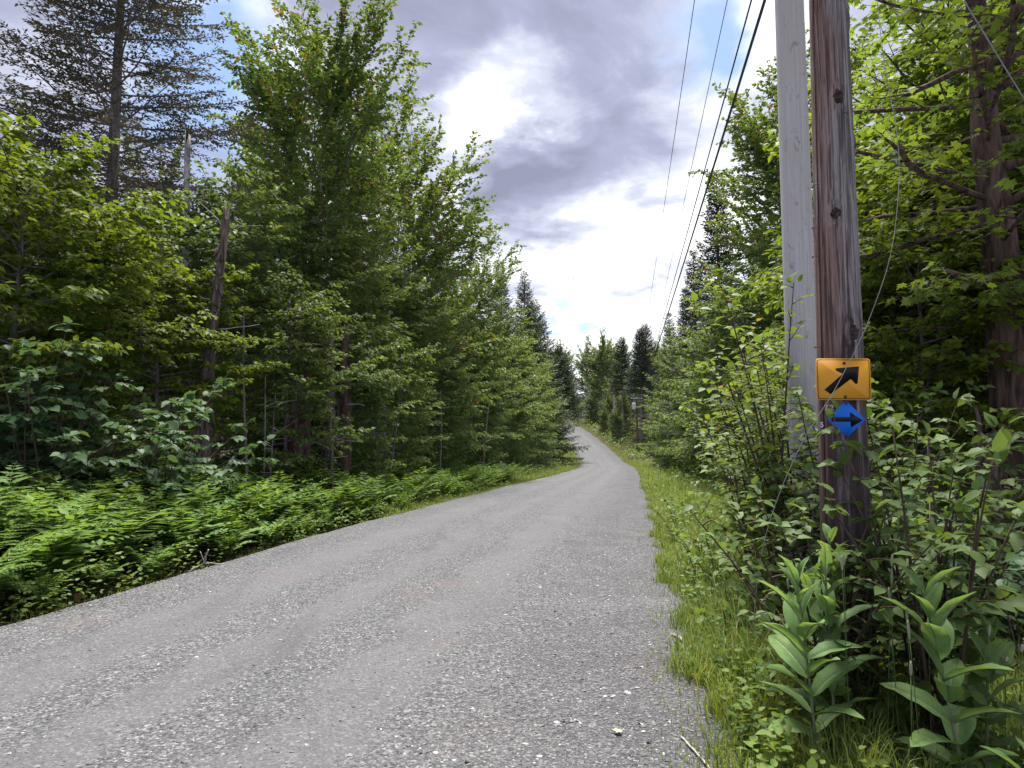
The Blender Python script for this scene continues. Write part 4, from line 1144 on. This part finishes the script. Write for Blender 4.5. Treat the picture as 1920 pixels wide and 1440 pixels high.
# nailed metal numbers
def text_mesh(s, size, name):
    cu = bpy.data.curves.new(name, 'FONT')
    cu.body = s; cu.size = size; cu.extrude = .0015; cu.align_x = 'CENTER'; cu.offset = .0012
    t = bpy.data.objects.new(name, cu); C.objects.link(t)
    dg = bpy.context.evaluated_depsgraph_get()
    me = bpy.data.meshes.new_from_object(t.evaluated_get(dg))
    bpy.data.objects.remove(t)
    me.materials.clear(); me.materials.append(MATS['digit_metal'])
    return me
def on_pole(ang, z, r): return (r * math.cos(ang), r * math.sin(ang), z - GB)
for ch, ang, z in (('7', f_ - .98, 1.583), ('2', f_ - .74, 1.583), ('5', f_ - 1.22, 1.488)):
    obj('digit', text_mesh(ch, .042, 'digit'), brown_shaft, on_pole(ang, z, .1365), (R(90), 0, (ang - f_) * .75))
for ang, z in ((f_ - 1.25, 2.65), (f_ - 1.3, 2.48), (f_ - 1.35, 1.95), (f_ - 1.1, 2.9), (f_ + .3, 3.3)):
    c = np.array(on_pole(ang, z, .126)); n_ = np.array([math.cos(ang), math.sin(ang), 0]); t_ = np.array([-n_[1], n_[0], 0])
    u = np.linspace(0, math.pi, 7)
    obj('staple', MB().tubes(c + n_ * (np.sin(u) * .022)[:, None] + t_ * (np.cos(u) * .02)[:, None], np.full(7, .0025), 5).mesh('staple', 'rust'), brown_shaft)
zz = np.linspace(.2, 7.2, 60)
obj('ground_wire', MB().tubes(np.stack([(np.interp(zz, [0, 7.6], [.147, .080])) * math.cos(f_ - 1.28) + .008 * zz, (np.interp(zz, [0, 7.6], [.147, .080])) * math.sin(f_ - 1.28) + .004 * zz, zz + .0], 1), np.full(60, .0035), 5).mesh('ground_wire', 'rust'), brown)

WX, WY = 2.735, 6.5
pale = empty('utility_pole', (WX, WY, gz1(WX, WY)), label='smooth pale grey utility pole standing behind the brown one', cat='utility pole')
obj('shaft', pole_shaft(10.4, .150, .118, 2, [(f_ + .3, 4.5, 8, .002, .03), (f_ - .25, 1, 4.2, .002, .03)],
    [(f_ + .15, 5.55, .02), (f_ + .55, 3.9, .022), (f_ - .1, 2.2, .018), (f_ + .1, 3.0, .016)], lean=(0., 0.)).mesh('shaft', 'pole_white', True), pale)
arm = MB().box(0, -.17, 9.9, .9, .10, .12)
arm_o = obj('crossarm', arm.mesh('crossarm', 'dry_wood'), pale)
for dx in (-.3, .3):
    tt = np.array([0, .03, .05, .08, .1]); 
    obj('insulator', MB().tubes(np.stack([np.full(5, dx), np.full(5, -.17), 9.96 + tt], 1), np.array([.02, .035, .025, .035, .012]), 10).mesh('insulator', 'transformer_grey', True), arm_o)

FX, FY = 17.2, 95.
farp = empty('utility_pole', (FX, FY, gz1(FX, FY)), label='distant utility pole with grey transformer near the bend of the road', cat='utility pole')
zf = np.linspace(-.3, 7.3, 8)
obj('shaft', MB().tubes(np.stack([zf * -.02, zf * 0, zf], 1), np.linspace(.16, .11, 8), 12).mesh('shaft', 'bark_brown', True), farp)
tz = np.array([0, .02, .75, .85, .9])
trf = obj('transformer', MB().tubes(np.stack([np.full(5, -.48), np.full(5, -.05), 5.5 + tz], 1), np.array([.2, .25, .25, .2, .06]), 16).mesh('transformer', 'transformer_grey', True), farp)
obj('bracket', MB().box(-.26, -.03, 6.0, .3, .06, .12).mesh('bracket', 'steel'), trf)
obj('crossarm', MB().box(-.14, -.16, 7.0, 1.6, .09, .11).mesh('crossarm', 'dry_wood'), farp)
gzf = gz1(FX, FY)

# overhead wires
def wire(name, a, b, sag, r, mat, label, group=None, cat='wire', n=40):
    t = np.linspace(0, 1, n)
    a, b = np.array(a, float), np.array(b, float)
    P = a + (b - a) * t[:, None]
    P[:, 2] -= sag * 4 * t * (1 - t)
    o = obj(name, MB().tubes(P, np.full(n, r), 6).mesh(name, mat))
    return tag(o, label, cat, group)
def at(px, py, Y):
    u, v = (px - 960) / 1300, (720 - py) / 1300
    c, s = math.cos(PITCH), math.sin(PITCH)
    t = Y / (c - v * s)
    return (u * t, Y, 1.4 + (s + v * c) * t)
def through(p, q, y0):
    """the straight line p-q carried back to depth y0"""
    p, q = np.array(p), np.array(q)
    return tuple(p + (q - p) * (y0 - p[1]) / (q[1] - p[1]))
E1 = (FX - .45, FY - .2, gzf + 5.2)
wire('overhead_wire', (2.74, 6.33, 6.6), E1, .45, .019, 'wire_dark', 'thick black cable of the lower pair strung from the pale pole', 'lower cable pair')
wire('overhead_wire', (2.64, 6.34, 6.8), (FX - .3, FY - .2, gzf + 5.6), .45, .011, 'wire_dark', 'thick black cable of the lower pair strung from the pale pole', 'lower cable pair')
wire('overhead_wire', (2.435, 6.33, 10.06 + gz1(WX, WY)), (FX - .5, FY - .16, gzf + 7.06), .6, .0075, 'wire_dark', 'thin single overhead wire high above the road', 'thin upper wires')
wire('overhead_wire', (3.035, 6.33, 10.06 + gz1(WX, WY)), (FX + .2, FY - .16, gzf + 7.06), .6, .0075, 'wire_dark', 'thin single overhead wire high above the road', 'thin upper wires')
wire('guy_wire', at(1807, 0, 5.4), at(1990, 300, 5.9), 0, .006, 'wire_grey', 'taut grey guy wire slanting across the maple leaves')
wc = [at(*p) for p in ((1640, -60, 3.70), (1647, 33, 3.70), (1660, 133, 3.70), (1680, 233, 3.70), (1687, 300, 3.70), (1685, 367, 3.70), (1673, 480, 3.70), (1640, 573, 3.70), (1613, 640, 3.71), (1580, 703, 3.72), (1557, 747, 3.72), (1520, 800, 3.74), (1493, 850, 3.76), (1450, 950, 3.78), (1420, 1060, 3.8), (1410, 1220, 3.8))]
wc = np.array(wc)
tw = np.linspace(0, len(wc) - 1, 90)
wc = np.stack([_sm(np.interp(tw, np.arange(len(wc)), wc[:, k]), 13) for k in range(3)], 1)
tag(obj('slack_wire', MB().tubes(wc, np.full(len(wc), .0019), 6).mesh('slack_wire', 'wire_grey')), 'slack thin grey wire hanging in front of the yellow sign', 'wire')

# ------------------------------------------------------------------ signs on the brown pole
def rounded(w, h, r, n=5):
    P = []
    for cx, cz, a0 in ((w / 2 - r, h / 2 - r, 0), (-w / 2 + r, h / 2 - r, 90), (-w / 2 + r, -h / 2 + r, 180), (w / 2 - r, -h / 2 + r, 270)):
        for i in range(n):
            a = R(a0 + 90 * i / (n - 1)); P.append((cx + r * math.cos(a), cz + r * math.sin(a)))
    return P[::-1]
SW, SH = .300, .233
sy = PY - .150
sgn = empty('arrow_sign', at(1581.5, 711, sy), label='yellow sign with black arrow pointing up to one side on brown pole', cat='sign')
sgn.rotation_euler = (0, R(.3), R(-2))
obj('plate', MB().prism(rounded(SW, SH, .016), 0, .003).mesh('plate', 'sign_yellow'), sgn)
# thin black border ring
oi, ii = rounded(SW - .012, SH - .012, .013), rounded(SW - .018, SH - .018, .011)
n = len(oi)
v = [(x, -.0016, z) for x, z in oi] + [(x, -.0016, z) for x, z in ii] + [(x, .001, z) for x, z in oi] + [(x, .001, z) for x, z in ii]
obj('border', MB().add(v, [[i, (i + 1) % n, n + (i + 1) % n, n + i] for i in range(n)], [[2 * n + i, 2 * n + (i + 1) % n, (i + 1) % n, i] for i in range(n)], [[n + i, n + (i + 1) % n, 3 * n + (i + 1) % n, 3 * n + i] for i in range(n)]).mesh('border', 'sign_black'), sgn)
arr = [(542, 676), (722, 520), (668, 494), (655, 484), (655, 472), (668, 466), (876, 449), (858, 608), (850, 618), (838, 617), (795, 570), (600, 717)]
arr = [((x - 726) / 515 * SW, -(y - 573) / 402 * SH) for x, y in arr]
obj('arrow', MB().prism(arr, -.0016, .001).mesh('arrow', 'sign_black'), sgn)
def bolt(par, x, z):
    u = np.array([0, .004, .007]); 
    obj('bolt', MB().tubes(np.stack([np.full(3, x), -u + .001, np.full(3, z)], 1), np.array([.0085, .0085, .006]), 10).mesh('bolt', 'rust', False), par)
bolt(sgn, .006, SH / 2 - .027); bolt(sgn, .006, -SH / 2 + .017)
DS = .105
dsg = empty('diamond_sign', at(1587, 786, sy + .012), label='blue diamond marker with black arrow below the yellow sign', cat='sign')
dsg.rotation_euler = (0, R(1), R(-3))
def dia(s, r=.006):
    P = []
    for a in (90, 0, -90, 180):
        c = np.array([math.cos(R(a)), math.sin(R(a))]); t_ = np.array([math.sin(R(a)), -math.cos(R(a))])
        P += [tuple(c * (s - r) - t_ * r), tuple(c * s * .997), tuple(c * (s - r) + t_ * r)]
    return P
obj('plate', MB().prism(dia(DS), 0, .002).mesh('plate', 'sign_blue'), dsg)
ar2 = [(-.082, .012), (.020, .012), (.020, .040), (.088, -.006), (.024, -.045), (.022, -.014), (-.082, -.014)]
obj('arrow', MB().prism(ar2, -.0014, .001).mesh('arrow', 'sign_black'), dsg)
bolt(dsg, 0, DS - .014); bolt(dsg, 0, -DS + .014)

# ------------------------------------------------------------------ sticks, dead leaves, bird
def stick(P, r, label, mat='dry_wood', twigs=()):
    o = empty('stick', P[0], label=label, cat='stick')
    P = np.array(P) - np.array(P[0])
    t = np.linspace(0, len(P) - 1, 12)
    Q = np.stack([np.interp(t, np.arange(len(P)), P[:, k]) for k in range(3)], 1)
    Q += np.random.default_rng(len(label)).normal(0, r * .35, Q.shape)
    obj('shaft', MB().tubes(Q, np.linspace(r, r * .7, 12), 7).mesh('shaft', mat), o)
    for tw_ in twigs:
        tw_ = np.array(tw_)
        obj('twig', MB().tubes(np.linspace(Q[6], Q[6] + tw_, 5), np.linspace(r * .6, r * .3, 5), 5).mesh('twig', mat), o)
def onroad(x, y, dz=.008): return (x, y, float(rz(x, y)) + dz)
stick([onroad(1.155, 5.17, .012), onroad(1.20, 4.95, .018), onroad(1.24, 4.74, .012)], .011, 'pale weathered stick lying on the gravel near the grass')
stick([onroad(.80, 3.4), onroad(.83, 3.2, .012), onroad(.85, 3.05)], .006, 'thin pale twig on the gravel close to the milkweeds')
sx, sy_ = -3.55, 7.75
stick([(sx, sy_, gz1(sx, sy_) + .03), (sx + .12, sy_ + .1, gz1(sx, sy_) + .12), (sx + .16, sy_ + .12, gz1(sx, sy_) + .26)], .013, 'pale forked dead branch poking out between gravel and ferns', twigs=((.22, .02, -.03), (-.05, 0, .12)))
sx, sy_ = -5.5, 12.2
stick([(sx, sy_, gz1(sx, sy_) + .1), (sx + .35, sy_, gz1(sx, sy_) + .5), (sx + .6, sy_ + .1, gz1(sx, sy_) + .95)], .02, 'broken branch leaning against the shaggy dead trunk')
def single_leaf(name, x, y, z, s, mat, label, rot, shape=MAPLE):
    o = obj(name, mesh_from(name, shape[0], [np.array(shape[1])], mat), None, (x, y, z), rot, s)
    tag(o, label, 'leaf')
single_leaf('fallen_leaf', .52, 3.42, float(rz(.52, 3.42)) + .014, .055, 'moss_leaf', 'single pale green leaf lying on the gravel', (R(8), R(6), 1.2))
px_, py_ = -3.86, 6.35
single_leaf('dead_leaf', px_ - .02, py_, gz1(px_, py_) + .12, .075, 'dead_leaf', 'rust-brown withered leaf hanging at the edge of the ferns', (R(-60), .3, .5), HEART)
bird = empty('bird', at(1075, 522, 60), label='tiny dark bird gliding in the bright gap between the trees', cat='bird')
mbb = MB()
tt = np.linspace(0, 1, 7)
mbb.tubes(np.stack([0 * tt, (tt - .5) * .36, .02 * np.sin(tt * 3)], 1), np.array([.005, .03, .042, .042, .032, .018, .012]), 8)
obj('body', mbb.mesh('body', 'bird_dark', True), bird)
for sg in (-1, 1):
    v = [(0, .06, .02), (0, -.07, .02), (sg * .17, .04, .075), (sg * .17, -.06, .07), (sg * .36, -.03, .02), (sg * .33, -.07, .02)]
    v += [(a, b, c - .008) for a, b, c in v]
    obj('wing', MB().add(v, [[0, 2, 3, 1], [2, 4, 5, 3], [6, 7, 9, 8], [8, 9, 11, 10], [0, 6, 8, 2], [2, 8, 10, 4], [1, 3, 9, 7], [3, 5, 11, 9]]).mesh('wing', 'bird_dark'), bird)
